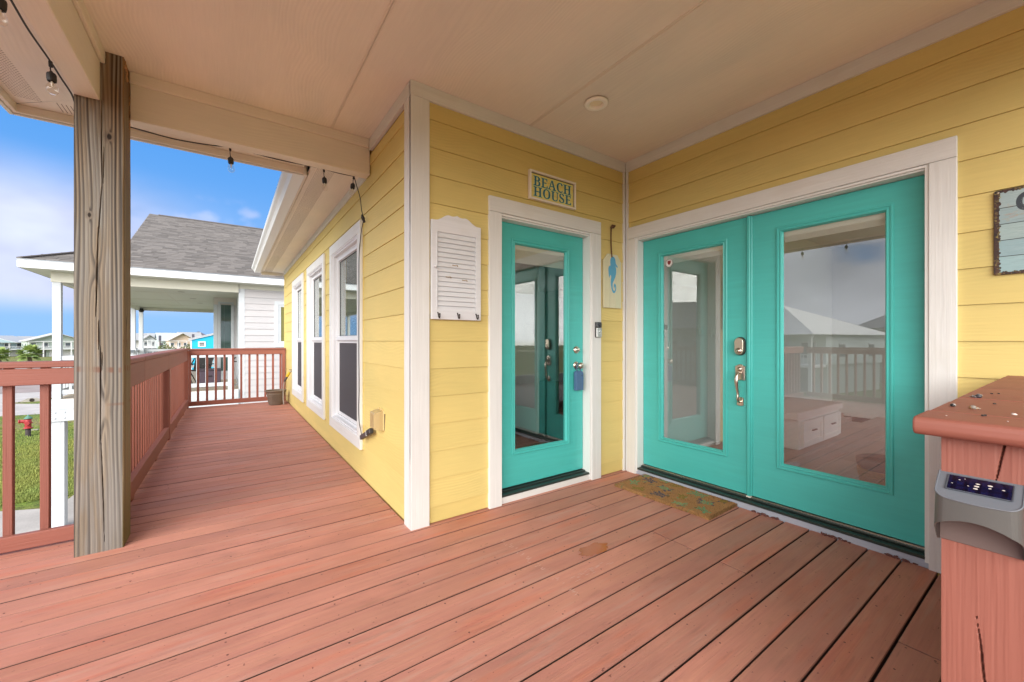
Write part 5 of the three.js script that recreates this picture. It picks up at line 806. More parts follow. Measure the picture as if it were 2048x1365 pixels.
{
  const t = thing('planter', 'empty taupe plastic planter at the far end of the walkway', 'planter'); t.position.set(0.745, 0.0, -8.92);
  const m = M(0.155, 0.115, 0.085, { roughness: 0.55 }), N = 48;
  const oval = (a, b, y) => { const o = []; for (let i = 0; i < N; i++) { const q = i / N * 6.2832, c = Math.cos(q), s = Math.sin(q), k = Math.pow(Math.abs(c) ** 2.5 + Math.abs(s) ** 2.5, -1 / 2.5); o.push([a * c * k, y, b * s * k]); } return o; };
  const prof = [[0.104, 0.094, 0.0], [0.118, 0.106, 0.015], [0.126, 0.113, 0.055], [0.131, 0.118, 0.058], [0.131, 0.118, 0.066], [0.128, 0.115, 0.069], [0.150, 0.134, 0.20], [0.157, 0.141, 0.204], [0.157, 0.141, 0.214], [0.153, 0.137, 0.218], [0.158, 0.142, 0.245], [0.176, 0.160, 0.258], [0.180, 0.164, 0.275], [0.176, 0.160, 0.282], [0.160, 0.145, 0.279], [0.150, 0.135, 0.2], [0.12, 0.11, 0.05]].map(([a, b, y]) => oval(a, b, y));
  const pos = []; for (let p = 0; p + 1 < prof.length; p++) for (let i = 0; i < N; i++) { const j = (i + 1) % N; const A = prof[p][i], B = prof[p][j], C = prof[p + 1][j], D = prof[p + 1][i]; for (const v of [A, C, B, A, D, C]) pos.push(...v); }
  part(t, 'pot', tri(pos), m); const soil = []; for (let i = 1; i + 1 < N; i++) soil.push(...prof[16][0], ...prof[16][i + 1], ...prof[16][i]); part(t, 'inner_floor', tri(soil.map((v, i) => (i % 3 === 1 ? 0.10 : v))), M(0.06, 0.05, 0.04, { roughness: 1 }));
  const ribs = []; for (let i = 0; i < 14; i++) { const x = -0.13 + i * 0.02; ribs.push(tube([[x, 0.08, 0.128], [x * 1.03 + 0.004, 0.14, 0.134], [x * 1.06 - 0.002, 0.195, 0.139]], 0.0016, 10, 5)); } part(t, 'moulded_grain', ribs, m).userData.kind = 'stuff';
  const h = thing('hose_tap', 'small tap with yellow hose connector and grey hose behind the planter', 'tap');
  part(h, 'spout', tube([[0.985, 0.655, -8.42], [0.95, 0.657, -8.42], [0.925, 0.645, -8.425]], 0.010, 14, 8), M(0.35, 0.30, 0.22, { metalness: 0.7, roughness: 0.5 }));
  part(h, 'handle', [new THREE.TorusGeometry(0.028, 0.005, 6, 16).rotateX(Math.PI / 2).translate(0.945, 0.69, -8.42), new THREE.CylinderGeometry(0.005, 0.005, 0.04, 8).translate(0.945, 0.672, -8.42)], M(0.16, 0.11, 0.06, { roughness: 0.7 }));
  part(h, 'connector', tube([[0.925, 0.645, -8.425], [0.90, 0.60, -8.435], [0.885, 0.565, -8.45]], 0.024, 14, 10), M(0.62, 0.42, 0.02, { roughness: 0.45 }));
  part(h, 'grip', tube([[0.885, 0.565, -8.45], [0.865, 0.52, -8.47], [0.85, 0.48, -8.5]], 0.020, 12, 10), M(0.10, 0.08, 0.08, { roughness: 0.6 }));
  part(h, 'hose', tube([[0.85, 0.48, -8.5], [0.842, 0.40, -8.55], [0.845, 0.25, -8.65], [0.85, 0.1, -8.7], [0.86, 0.02, -8.72]], 0.010, 24, 8), M(0.40, 0.38, 0.36, { roughness: 0.6 }));
}

// ---------------------------------------------------------------- the white neighbouring house
{
  const n = thing('neighbour_house', 'white raised house with grey shingle roof and deep open porch next door', 'house');
  const wS = [[1, 1, 1], [0.985, 0.985, 0.985]].map(([k]) => M(0.57 * k, 0.56 * k, 0.57 * k, { map: texSid, roughness: 0.6 })), wT = M(0.58, 0.62, 0.65, { roughness: 0.5 }), crm = M(0.66, 0.655, 0.56, { roughness: 0.6 }), ceilN = M(0.62, 0.64, 0.55, { roughness: 0.6 });
  const CXs = -3.628, FY = -0.10, WZ = -13.45, IZ = -17.0, PZ = -13.4, XP = -3.25, ZE = -13.0, EY = 2.787, BZ = -23.6;
  // front wall and the wall set back behind the porch
  const ly = (k) => 2.62 - 0.1766 * (15 - k);
  const fw = sub(n, 'front_wall', [0, 0, WZ]); const hole = [1.09, 2.3, 1.05, 2.37];
  siding(fw, 0.37, 6.5, -1.2, 2.66, [hole], wS, ly, -6, 16, 0.024);
  part(n, 'wall_core', bx(0.26, 6.5, GY, 2.75, WZ - 0.15, WZ - 0.002, 0.002), wT);
  part(n, 'corner_board', bx(0.235, 0.372, -2.0, 2.70, WZ - 0.02, WZ + 0.022, 0.003, 1), wT);
  part(n, 'frieze_board', bx(0.24, 6.5, 2.665, 2.80, WZ - 0.01, WZ + 0.028, 0.003, 0), crm);
  { const w = sub(n, 'window'); part(w, 'casing', ring(1.09, 2.3, 1.05, 2.37, [[0, WZ], [0, WZ + 0.035], [0.10, WZ + 0.035], [0.105, WZ + 0.02], [0.16, WZ + 0.02], [0.165, WZ + 0.004]]), wT); part(w, 'pane', bx(1.25, 2.14, 1.2, 2.22, WZ + 0.006, WZ + 0.008, 0), M(0.20, 0.19, 0.06, { roughness: 0.25 })); }
  part(n, 'side_wall', bx(0.235, 0.30, GY, 2.75, IZ, WZ - 0.03, 0.002), wT);
  const iw = sub(n, 'inner_wall', [0, 0, IZ]); siding(iw, -0.33, 0.24, FY, 2.46, [[-0.26, 0.13, -1, 2.50]], wS, ly, -6, 16);
  part(n, 'wall_core', bx(-0.40, 0.235, FY, 2.74, IZ - 0.2, IZ - 0.002, 0.002), wT); part(n, 'corner_board', bx(-0.41, -0.30, FY, 2.46, IZ - 0.02, IZ + 0.022, 0.003, 1), wT); part(n, 'frieze_board', bx(-0.41, 0.234, 2.461, 2.72, IZ - 0.01, IZ + 0.02, 0.003, 0), M(0.66, 0.62, 0.58, { roughness: 0.6 }));
  part(n, 'back_wall', bx(-0.40, 6.5, GY, 2.72, BZ - 0.2, BZ, 0.002), wT); part(n, 'inner_side', bx(-0.40, -0.34, FY, 2.72, BZ, IZ - 0.2, 0.002), wT);
  { const w = sub(n, 'window'); part(w, 'casing', ring(-0.285, 0.155, 0.1, 2.56, [[0, IZ], [0, IZ + 0.035], [0.05, IZ + 0.035], [0.055, IZ + 0.02], [0.075, IZ + 0.02], [0.08, IZ + 0.006]]), wT); part(w, 'pane', bx(-0.21, 0.08, 0.2, 2.49, IZ + 0.010, IZ + 0.012, 0), M(0.06, 0.11, 0.10, { roughness: 0.03, phys: 1, clearcoat: 1 })); part(w, 'muntin', bx(-0.118, -0.112, 0.2, 2.49, IZ + 0.0125, IZ + 0.018, 0), M(0.15, 0.2, 0.19)); }
  // porch: floor, rim boards, ceiling, beams, posts
  part(n, 'porch_floor', bx(XP, 0.235, FY - 0.04, FY, BZ, PZ + 0.02, 0.003, 0), M(0.42, 0.36, 0.28, { roughness: 0.8 }));
  part(n, 'rim_board', bx(XP - 0.10, 0.232, -0.335, -0.065 - 0.04, PZ + 0.001, PZ + 0.04, 0.003, 0), wT); part(n, 'rim_board', bx(XP - 0.12, 0.232, -0.60, -0.34, PZ + 0.001, PZ + 0.044, 0.003, 0), wT);
  part(n, 'rim_board', bx(XP - 0.044, XP - 0.001, -0.60, -0.105, BZ, PZ, 0.003, 2), wT);
  for (const [a, b] of [[-3.20, -0.40], [-3.20, -0.53], [-3.05, -0.40], [-3.05, -0.53]]) part(n, 'bolt', new THREE.SphereGeometry(0.026, 10, 6).scale(1, 1, 0.55).translate(a, b, PZ + 0.046), wT);
  part(n, 'porch_ceiling', bx(XP + 0.01, 0.235, 2.70, 2.72, BZ - 0.1, PZ - 0.01, 0.002, 0), ceilN); part(n, 'eave_soffit', bx(CXs, 6.5, 2.79, 2.80, WZ + 0.01, ZE - 0.001, 0.002, 0), ceilN); part(n, 'eave_soffit', bx(CXs, XP + 0.05, 2.79, 2.80, BZ - 0.3, WZ + 0.005, 0.002, 2), ceilN);
  for (const z of [-16.2, -19.0, -21.6]) part(n, 'seam_strip', bx(XP, 0.2, 2.694, 2.6995, z - 0.012, z + 0.012, 0.001, 0), crm); part(n, 'seam_strip', bx(-1.60, -1.576, 2.693, 2.6993, BZ, PZ - 0.15, 0.001, 2), crm);
  for (const [x, z] of [[-1.15, -15.6], [-1.0, -17.8], [-0.9, -19.8]]) part(n, 'recessed_lamp', lathe([[0, 0.0], [0.075, 0.0], [0.09, 0.004], [0.09, 0.008]], 20).translate(x, 2.688, z), M(0.40, 0.39, 0.33));
  part(n, 'beam', bx(XP - 0.02, 0.234, 2.555, 2.789, PZ - 0.14, PZ + 0.015, 0.004, 0), crm); part(n, 'beam', bx(XP, XP + 0.135, 2.555, 2.789, BZ, PZ - 0.145, 0.004, 2), crm); part(n, 'beam', bx(XP - 0.02, -0.40, 2.555, 2.699, BZ - 0.14, BZ - 0.002, 0.004, 0), crm);
  const posts = [[XP, PZ], [XP, -18.5], [XP - 0.02, -22.5], [XP + 0.09, BZ + 0.14]];
  posts.forEach(([x, z], i) => { part(n, 'porch_post', bx(x, x + 0.136, GY, 2.554, z - 0.14, z, 0.004, 1), wT); if (i) part(n, 'post_base', bx(x - 0.03, x + 0.166, FY, FY + 1.0, z - 0.17, z + 0.03, 0.004, 1), wT); });
  part(n, 'stilt', bx(XP - 0.05, XP + 0.19, GY, -0.605, PZ - 0.25, PZ - 0.005, 0.004, 1), wT); part(n, 'rail_post', bx(-0.01, 0.08, -0.6, 1.0, PZ - 0.09, PZ, 0.003, 1), wT);
  const rail = (x0, x1, z, ytop) => { part(n, 'porch_rail', bx(x0, x1, ytop - 0.10, ytop, z - 0.06, z + 0.01, 0.003, 0), wT); part(n, 'porch_rail', bx(x0, x1, 0.0, 0.10, z - 0.05, z, 0.003, 0), wT); for (let x = x0 + 0.12; x < x1 - 0.04; x += 0.192) part(n, 'baluster', bx(x, x + 0.042, 0.10, ytop - 0.1, z - 0.045, z - 0.005, 0.002, 1), wT); };
  rail(XP + 0.137, -0.011, PZ - 0.03, 0.88); rail(XP + 0.2, -0.41, BZ, 0.86);
  part(n, 'porch_rail', bx(XP + 0.02, XP + 0.09, 0.76, 0.86, BZ, PZ - 0.15, 0.003, 2), wT); part(n, 'porch_rail', bx(XP + 0.02, XP + 0.07, 0.0, 0.10, BZ, PZ - 0.15, 0.003, 2), wT); for (let z = -14; z > BZ; z -= 0.192) part(n, 'baluster', bx(XP + 0.03, XP + 0.07, 0.10, 0.76, z - 0.042, z, 0.002, 1), wT);
  part(n, 'stilt', bx(-0.1, 0.1, GY, -0.605, -18.7, -18.5, 0.004, 1), wT);
  // roof: low hip at the porch corner, gable above, dark shingles laid one by one
  const CXn = -3.63, TY = 2.965, K = 0.477, GX = -2.19, RZ = -18.4, RYn = TY + K * 5.4, t1 = CXn - GX;
  part(n, 'fascia', bx(CXn, 6.5, EY, EY + 0.165, ZE, ZE + 0.025, 0.003, 0), M(0.82, 0.85, 0.88, { roughness: 0.4 })); part(n, 'fascia', bx(CXn - 0.025, CXn, EY, EY + 0.165, -23.9, ZE + 0.025, 0.003, 2), wT);
  part(n, 'drip_edge', bx(CXn - 0.03, 6.5, EY + 0.166, EY + 0.186, ZE + 0.001, ZE + 0.034, 0.002, 0), M(0.30, 0.33, 0.36, { roughness: 0.4, metalness: 0.5 }));
  const P = (x, z, dy = 0) => [x, TY + K * (ZE - z) + dy, z], D = P(GX, ZE + t1), under = M(0.16, 0.15, 0.145, { roughness: 0.9 });
  part(n, 'roof_deck', tri([P(CXn, ZE), P(7, ZE), D, D, P(7, ZE), P(7, RZ), D, P(7, RZ), P(GX, RZ)].flat()), under);
  part(n, 'roof_back', tri([[GX, RYn, RZ], [7, RYn, RZ], [7, TY, -23.8], [GX, RYn, RZ], [7, TY, -23.8], [GX, TY, -23.8], [CXn, TY, ZE], D, [GX, D[1], -22.4], [CXn, TY, ZE], [GX, D[1], -22.4], [CXn, TY, -23.9]].flat()), under);
  part(n, 'gable_wall', tri([D, [GX, RYn, RZ], [GX, TY + 0.6, -23.0]].flat()), wT);
  part(n, 'ridge_cap', bx(GX + 0.22, 6.9, RYn + 0.0, RYn + 0.045, RZ - 0.12, RZ + 0.06, 0.01, 0), M(0.13, 0.12, 0.125, { roughness: 0.9 }));
  part(n, 'rake_board', (() => { const L = Math.hypot(RZ - D[2], RYn - D[1]); const g = cbox(0.03, 0.10, L, 0.003, 2); g.rotateX(Math.atan2(RYn - D[1], D[2] - RZ)); return g.translate(GX - 0.016, (D[1] + RYn) / 2 - 0.05, (D[2] + RZ) / 2); })(), M(0.30, 0.29, 0.29, { roughness: 0.7 }));
  part(n, 'hip_cap', (() => { const L = Math.hypot(D[0] - CXn, D[1] - TY, D[2] - ZE); const g = cbox(0.16, 0.03, L, 0.006, 2); g.lookAt(new THREE.Vector3(D[0] - CXn, D[1] - TY, D[2] - ZE)); return g.translate((D[0] + CXn) / 2, (D[1] + TY) / 2 + 0.03, (D[2] + ZE) / 2); })(), M(0.13, 0.12, 0.12, { roughness: 0.95 }));
  const tabs = [], ang = Math.atan(K), SL = 5.4 / Math.cos(ang), ex = 0.135; const rs = rng(808);
  for (let j = 0; j * ex < SL; j++) { const s = j * ex, z = ZE - s * Math.cos(ang), y = TY + s * Math.sin(ang); let x = CXn + (z > D[2] ? ZE - z : GX - CXn) - 0.02; const xs = x; x -= rs() * 0.3; while (x < 6.4) { const w = 0.10 + rs() * 0.24; const a = Math.max(x, xs), b = Math.min(x + w, 6.5); if (b - a > 0.02) tabs.push([(a + b) / 2, y, z, b - a, rs(), rs()]); x += w; } }
  const sh = new THREE.InstancedMesh(new THREE.BoxGeometry(1, 0.012, 0.165), M(1, 1, 1, { roughness: 0.95 }), tabs.length), m4 = new THREE.Matrix4(), q = new THREE.Quaternion().setFromEuler(new THREE.Euler(ang - 0.06, 0, 0)), col = new THREE.Color();
  tabs.forEach(([x, y, z, w, c, d], i) => { sh.setMatrixAt(i, m4.compose(new THREE.Vector3(x, y + 0.072 * Math.sin(ang) + 0.012 + 0.004 * (d > 0.55 ? 1 : 0), z - 0.072 * Math.cos(ang)), q, new THREE.Vector3(w - 0.002, 1, 1))); const k = 0.11 + 0.075 * c; col.setRGB(k * 1.06, k * 0.975, k * 0.90); sh.setColorAt(i, col); });
  sh.name = 'shingles'; sh.userData.kind = 'stuff'; n.add(sh);
}
// things on the neighbouring porch
function patioChair(label, x, z, turn, cloth) {
  const t = thing('patio_chair', label, 'chair', 'chairs on the neighbouring porch'); t.position.set(x, -0.10, z); t.rotation.y = turn; const m = M(0.03, 0.028, 0.03, { roughness: 0.5 }), c = M(...cloth, { roughness: 0.8 });
  for (const s of [-0.27, 0.27]) { part(t, 'frame', tube([[s, 0, 0.28], [s, 0.42, 0.10], [s, 0.80, -0.22], [s, 0.98, -0.30]], 0.017, 20, 7), m); part(t, 'leg', tube([[s, 0, -0.30], [s, 0.36, -0.02], [s, 0.60, 0.20]], 0.016, 16, 7), m); part(t, 'armrest', bx(s - 0.03, s + 0.03, 0.60, 0.625, -0.20, 0.28, 0.006), m); }
  part(t, 'seat', cbox(0.50, 0.03, 0.46, 0.008).rotateX(-0.12).translate(0, 0.42, 0.06), c); part(t, 'backrest', cbox(0.50, 0.60, 0.03, 0.008).rotateX(-0.3).translate(0, 0.70, -0.20), c);
}
patioChair('dark patio chair with maroon seat on the neighbouring porch by the left balusters', -1.25, -15.2, 0.9, [0.10, 0.015, 0.035]);
patioChair('black patio chair in the middle of the neighbouring porch', -0.72, -15.6, -0.5, [0.02, 0.02, 0.02]);
{
  const t = thing('storage_box', 'dark purple grey storage box behind the neighbouring porch rail', 'box'); t.position.set(-0.42, -0.10, -14.6); const m = M(0.085, 0.06, 0.085, { roughness: 0.6 });
  part(t, 'body', bx(-0.30, 0.24, 0, 0.46, -0.2, 0.2, 0.01), m); part(t, 'lid', bx(-0.31, 0.25, 0.462, 0.52, -0.21, 0.21, 0.012), M(0.06, 0.045, 0.06, { roughness: 0.5 })); part(t, 'handle', bx(-0.1, 0.04, 0.30, 0.33, 0.2, 0.215, 0.004), black);
  const h = thing('hose_reel', 'dark hose with hook handle at the corner of the white wall next door', 'hose'); part(h, 'hook', tube([[0.125, 0.62, -13.9], [0.13, 0.72, -13.88], [0.18, 0.75, -13.85]], 0.018, 16, 7), black); part(h, 'bracket', bx(0.08, 0.20, 0.62, 0.65, -13.92, -13.88, 0.004), black); part(h, 'hose', tube([[0.10, 0.6, -13.92], [0.14, 0.35, -13.85], [0.20, 0.12, -13.82], [0.21, 0.02, -13.8], [0.12, -0.05, -13.78]], 0.016, 24, 7), M(0.4, 0.42, 0.42));
  const c = thing('security_camera', 'tiny black security camera under the back beam of the neighbouring porch', 'camera'); c.position.set(-3.06, 2.53, -23.4); part(c, 'body', new THREE.SphereGeometry(0.09, 14, 10).scale(1, 0.8, 1), black); part(c, 'mount', bx(-0.05, 0.05, 0.04, 0.10, -0.05, 0.05, 0.004), black);
}
// ---------------------------------------------------------------- street side
{
  const t = thing('fire_hydrant', 'red fire hydrant with green cap on the lawn', 'hydrant'); t.position.set(-7.35, GY, -27.3); t.scale.set(0.78, 1, 0.78); const red = M(0.40, 0.035, 0.04, { roughness: 0.5 });
  part(t, 'riser', lathe([[0.11, 0], [0.11, 0.36], [0, 0.36]], 18), M(0.06, 0.045, 0.05, { roughness: 0.8 })); part(t, 'flange', lathe([[0, 0.36], [0.19, 0.36], [0.19, 0.40], [0.13, 0.42]], 20), red);
  part(t, 'barrel', lathe([[0.13, 0.40], [0.13, 0.58], [0.17, 0.60], [0.17, 0.64], [0.13, 0.66], [0.13, 0.80], [0, 0.80]], 20), red); part(t, 'bonnet', lathe([[0, 0.98], [0.03, 0.98], [0.035, 0.93], [0.09, 0.90], [0.14, 0.85], [0.17, 0.82], [0.17, 0.79], [0, 0.79]], 20), M(0.10, 0.24, 0.18, { roughness: 0.6 }));
  part(t, 'nozzle', new THREE.CylinderGeometry(0.07, 0.07, 0.20, 14).rotateZ(Math.PI / 2).translate(-0.2, 0.70, 0.03), red); part(t, 'nozzle_cap', lathe([[0, 0.05], [0.05, 0.05], [0.085, 0.03], [0.085, -0.02], [0, -0.02]], 14).rotateZ(Math.PI / 2).translate(-0.31, 0.70, 0.03), red); part(t, 'nozzle', new THREE.CylinderGeometry(0.09, 0.09, 0.14, 14).rotateX(Math.PI / 2).translate(0.02, 0.62, 0.16), red);
  const cu = thing('culvert', 'concrete culvert mouth in the grass island between the drives', 'culvert'); cu.position.set(-11.35, GY, -42.9); cu.scale.setScalar(0.42); const cc = M(0.48, 0.46, 0.43, { map: texConc, roughness: 0.9 });
  part(cu, 'headwall', [extrude(poly2([[-1.6, 0.0], [1.6, 0.0], [0.5, 0.62], [-0.4, 0.62]]), 0.18).translate(0, 0, 0)], cc); part(cu, 'wing_wall', bx(-3.2, -1.4, 0, 0.12, 0.1, 0.5, 0.02), cc); part(cu, 'wing_wall', bx(1.4, 3.2, 0, 0.12, 0.1, 0.5, 0.02), cc); part(cu, 'pipe_mouth', lathe([[0, 0.01], [0.22, 0.01], [0.30, 0.02], [0.30, 0]], 20).rotateX(Math.PI / 2).translate(0, 0.26, 0.18), darkGap);
  const sl = thing('stepping_slab', 'pale flat concrete slab lying in the grass right of the hydrant', 'slab'); sl.position.set(-7.6, GY, -28.9); part(sl, 'slab', bx(-0.15, 0.15, 0.012, 0.06, -0.1, 0.1, 0.01), cc); 
}
function palm(label, x, z, H, s, seed) {
  const t = thing('palm_tree', label, 'palm tree', 'fan palms across the road'); t.position.set(x, GY, z); const q = rng(seed);
  const tr = []; for (let i = 0; i < 14; i++) { const y0 = H * i / 14, r0 = lerp(0.24, 0.17, i / 14) * s; tr.push(new THREE.CylinderGeometry(r0 * 0.9, r0 * 1.12, H / 14, 10).translate(0.02 * Math.sin(i), y0 + H / 28, 0)); } part(t, 'trunk', tr, M(0.24, 0.20, 0.17, { roughness: 0.95 }));
  const gs = [0, 1, 2].map((k) => M(0.16 + 0.07 * k, 0.25 + 0.07 * k, 0.06 + 0.02 * k, { roughness: 0.7 }));
  for (let i = 0; i < 60; i++) { const az = q() * 6.2832, up = lerp(-0.75, 1.25, Math.pow(q(), 0.8)), L = s * (1.0 + 0.5 * q()); const pos = []; const dir = [Math.cos(az) * Math.cos(up), Math.sin(up), Math.sin(az) * Math.cos(up)]; const c0 = [dir[0] * 0.45 * L, dir[1] * 0.45 * L, dir[2] * 0.45 * L]; const sx = -Math.sin(az), sz = Math.cos(az);
    for (const w of [-0.012, 0.012]) pos.push(); pos.push(0, 0, 0, c0[0] + sx * 0.02, c0[1], c0[2] + sz * 0.02, c0[0] - sx * 0.02, c0[1], c0[2] - sz * 0.02);
    for (let k = 0; k < 15; k++) { const a = (k / 14 - 0.5) * 2.5, l = L * (0.62 - 0.12 * Math.abs(a)); const ex = c0[0] + (dir[0] * Math.cos(a) + sx * Math.sin(a)) * l, ez = c0[2] + (dir[2] * Math.cos(a) + sz * Math.sin(a)) * l, ey = c0[1] + dir[1] * Math.cos(a) * l - 0.16 * l * (1 + Math.abs(a)); const wx = sx * 0.07 * s, wz = sz * 0.07 * s; pos.push(c0[0], c0[1], c0[2], (c0[0] + ex) / 2 + wx, (c0[1] + ey) / 2 + 0.05 * l, (c0[2] + ez) / 2 + wz, ex, ey, ez, c0[0], c0[1], c0[2], ex, ey, ez, (c0[0] + ex) / 2 - wx, (c0[1] + ey) / 2 + 0.04 * l, (c0[2] + ez) / 2 - wz); }
    const o = part(t, 'frond', tri(pos), gs[Math.floor(q() * 3)]); o.position.y = H; }
  return t;
}
palm('bushy fan palm between the light blue and the green grey far houses', -20.6, -77.0, 2.75, 1.0, 31);
palm('palm half cut by the left edge of the photo before the light blue house', -25.2, -84.0, 2.4, 1.0, 32);

function gableRoof(t, x0, x1, z0, z1, y, h, m, along, ov = 0.5) { // ridge along x or z, with thickness
  const s = along === 'x' ? poly2([[-(z1 + ov), y - 0.1], [-(z1 + ov), y + 0.08], [-(z0 + z1) / 2, y + h + 0.18], [-(z0 - ov), y + 0.08], [-(z0 - ov), y - 0.1], [-(z0 + z1) / 2, y + h]]) : poly2([[x0 - ov, y - 0.1], [x0 - ov, y + 0.08], [(x0 + x1) / 2, y + h + 0.18], [x1 + ov, y + 0.08], [x1 + ov, y - 0.1], [(x0 + x1) / 2, y + h]]);
  let g; if (along === 'x') { g = extrude(s, x1 - x0 + 2 * ov).rotateY(Math.PI / 2).translate(x0 - ov, 0, 0); } else g = extrude(s, z1 - z0 + 2 * ov).translate(0, 0, z0 - ov);
  return part(t, 'roof', g, m);
}
function hipRoof(t, x0, x1, z0, z1, y, h, m, ov = 0.5) { const a = x0 - ov, b = x1 + ov, c = z0 - ov, d = z1 + ov, k = Math.min(b - a, d - c) / 2, xm0 = a + k, xm1 = b - k, zm0 = c + k, zm1 = d - k; const A = [a, y, c], B = [b, y, c], C = [b, y, d], D = [a, y, d], P = b - a > d - c ? [xm0, y + h, (c + d) / 2] : [(a + b) / 2, y + h, zm0], Q = b - a > d - c ? [xm1, y + h, (c + d) / 2] : [(a + b) / 2, y + h, zm1]; const f = b - a > d - c ? [D, C, Q, D, Q, P, B, A, P, B, P, Q, A, D, P, C, B, Q] : [D, C, Q, B, A, P, A, D, Q, A, Q, P, C, B, P, C, P, Q, A, B, C, A, C, D]; return part(t, 'roof', tri(f.flat()), m); }
// a raised beach house: open ground floor on stilts, porch along the front, windows; local +z is its front
function farHouse(label, x, z, turn, o) {
  const t = thing('beach_house', label, 'house', 'raised beach houses beyond the deck'); t.position.set(x, GY, z); t.rotation.y = turn;
  const { w, d, h1 = 2.2, h2 = 2.1, rh = 1.9, col, roof = [0.34, 0.35, 0.36], hip = false, along = 'z', pd = 1.4, garage = true, gable = false } = o;
  const m = M(...col, { roughness: 0.7 }), tr = M(0.72, 0.73, 0.75, { roughness: 0.6 }), rm = M(...roof, { roughness: 0.9 }), gl = M(0.10, 0.12, 0.14, { roughness: 0.15 });
  const x0 = -w / 2, x1 = w / 2, f = d / 2, H = h1 + h2;
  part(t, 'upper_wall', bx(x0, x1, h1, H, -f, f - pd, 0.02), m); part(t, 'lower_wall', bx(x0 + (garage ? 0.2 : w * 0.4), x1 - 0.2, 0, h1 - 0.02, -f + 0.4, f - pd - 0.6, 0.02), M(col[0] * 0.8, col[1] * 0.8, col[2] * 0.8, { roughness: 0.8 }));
  part(t, 'porch_floor', bx(x0, x1, h1 - 0.2, h1 + 0.02, f - pd, f, 0.02), tr);
  const np = Math.max(3, Math.round(w / 2.8)); for (let i = 0; i <= np; i++) { const px = lerp(x0 + 0.12, x1 - 0.12, i / np); part(t, 'porch_post', bx(px - 0.11, px + 0.11, 0, H - 0.02, f - 0.24, f - 0.02, 0.01), tr); }
  part(t, 'porch_rail', bx(x0 + 0.2, x1 - 0.2, h1 + 0.78, h1 + 0.86, f - 0.16, f - 0.1, 0.01), tr); part(t, 'porch_rail', bx(x0 + 0.2, x1 - 0.2, h1 + 0.1, h1 + 0.16, f - 0.16, f - 0.1, 0.01), tr); for (let px = x0 + 0.3; px < x1 - 0.2; px += 0.3) part(t, 'baluster', bx(px, px + 0.05, h1 + 0.16, h1 + 0.78, f - 0.15, f - 0.11, 0.005), tr);
  const nw = Math.max(2, Math.round(w / 2.4)); for (let i = 0; i < nw; i++) { const cx = lerp(x0, x1, (i + 0.5) / nw); const wn = sub(t, 'window'); const y0 = h1 + 0.5, y1 = h1 + 1.75; part(wn, 'pane', bx(cx - 0.5, cx + 0.5, y0, y1, f - pd, f - pd + 0.04, 0.005), gl); part(wn, 'frame', ring(cx - 0.62, cx + 0.62, y0 - 0.12, y1 + 0.12, [[0, f - pd], [0, f - pd + 0.08], [0.12, f - pd + 0.08], [0.125, f - pd + 0.04]]), tr); }
  for (const s of [-1, 1]) for (let i = 0; i < 2; i++) { const cz = lerp(-f, f - pd, (i + 0.5) / 2), sx = s < 0 ? x0 : x1; const wn = sub(t, 'window'); part(wn, 'pane', bx(sx + (s < 0 ? -0.05 : 0), sx + (s < 0 ? 0 : 0.05), h1 + 0.6, h1 + 1.6, cz - 0.4, cz + 0.4, 0.005), gl); part(wn, 'frame', [bx(sx + (s < 0 ? -0.07 : 0), sx + (s < 0 ? 0 : 0.07), h1 + 1.6, h1 + 1.72, cz - 0.5, cz + 0.5, 0.005), bx(sx + (s < 0 ? -0.07 : 0), sx + (s < 0 ? 0 : 0.07), h1 + 0.48, h1 + 0.6, cz - 0.5, cz + 0.5, 0.005)], tr); }
  if (garage) part(t, 'garage_door', bx(-w * 0.12, w * 0.30, 0.02, h1 - 0.35, f - pd - 0.6, f - pd - 0.52, 0.01), M(0.60, 0.61, 0.62, { roughness: 0.7 })); part(t, 'lower_opening', bx(-w * 0.40, -w * 0.18, 0.02, h1 - 0.3, f - pd - 0.6, f - pd - 0.55, 0.01), M(0.10, 0.10, 0.10));
  part(t, 'eave_beam', bx(x0 - 0.1, x1 + 0.1, H - 0.2, H - 0.01, f - 0.28, f, 0.01), tr);
  if (hip) hipRoof(t, x0, x1, -f, f, H, rh, rm); else gableRoof(t, x0, x1, -f, f, H, rh, rm, along);
  if (!hip && along === 'z') part(t, 'gable_wall', extrude(poly2([[x0, H], [x1, H], [0, H + rh - 0.06]]), 0.1).translate(0, 0, f - pd - 0.1), m);
  if (!hip && along === 'x') for (const s of [x0 - 0.02, x1 - 0.06]) part(t, 'gable_wall', extrude(poly2([[-f, H], [f, H], [0, H + rh - 0.06]]), 0.08).rotateY(Math.PI / 2).translate(s, 0, 0), m);
  if (gable) { part(t, 'porch_gable', extrude(poly2([[-w * 0.42, H], [w * 0.10, H], [-w * 0.16, H + 1.05]]), 0.3).translate(0, 0, f + 0.2), m); gableRoof(t, -w * 0.42, w * 0.10, 1, f + 0.2, H, 1.08, tr, 'z', 0.25); }
  return t;
}
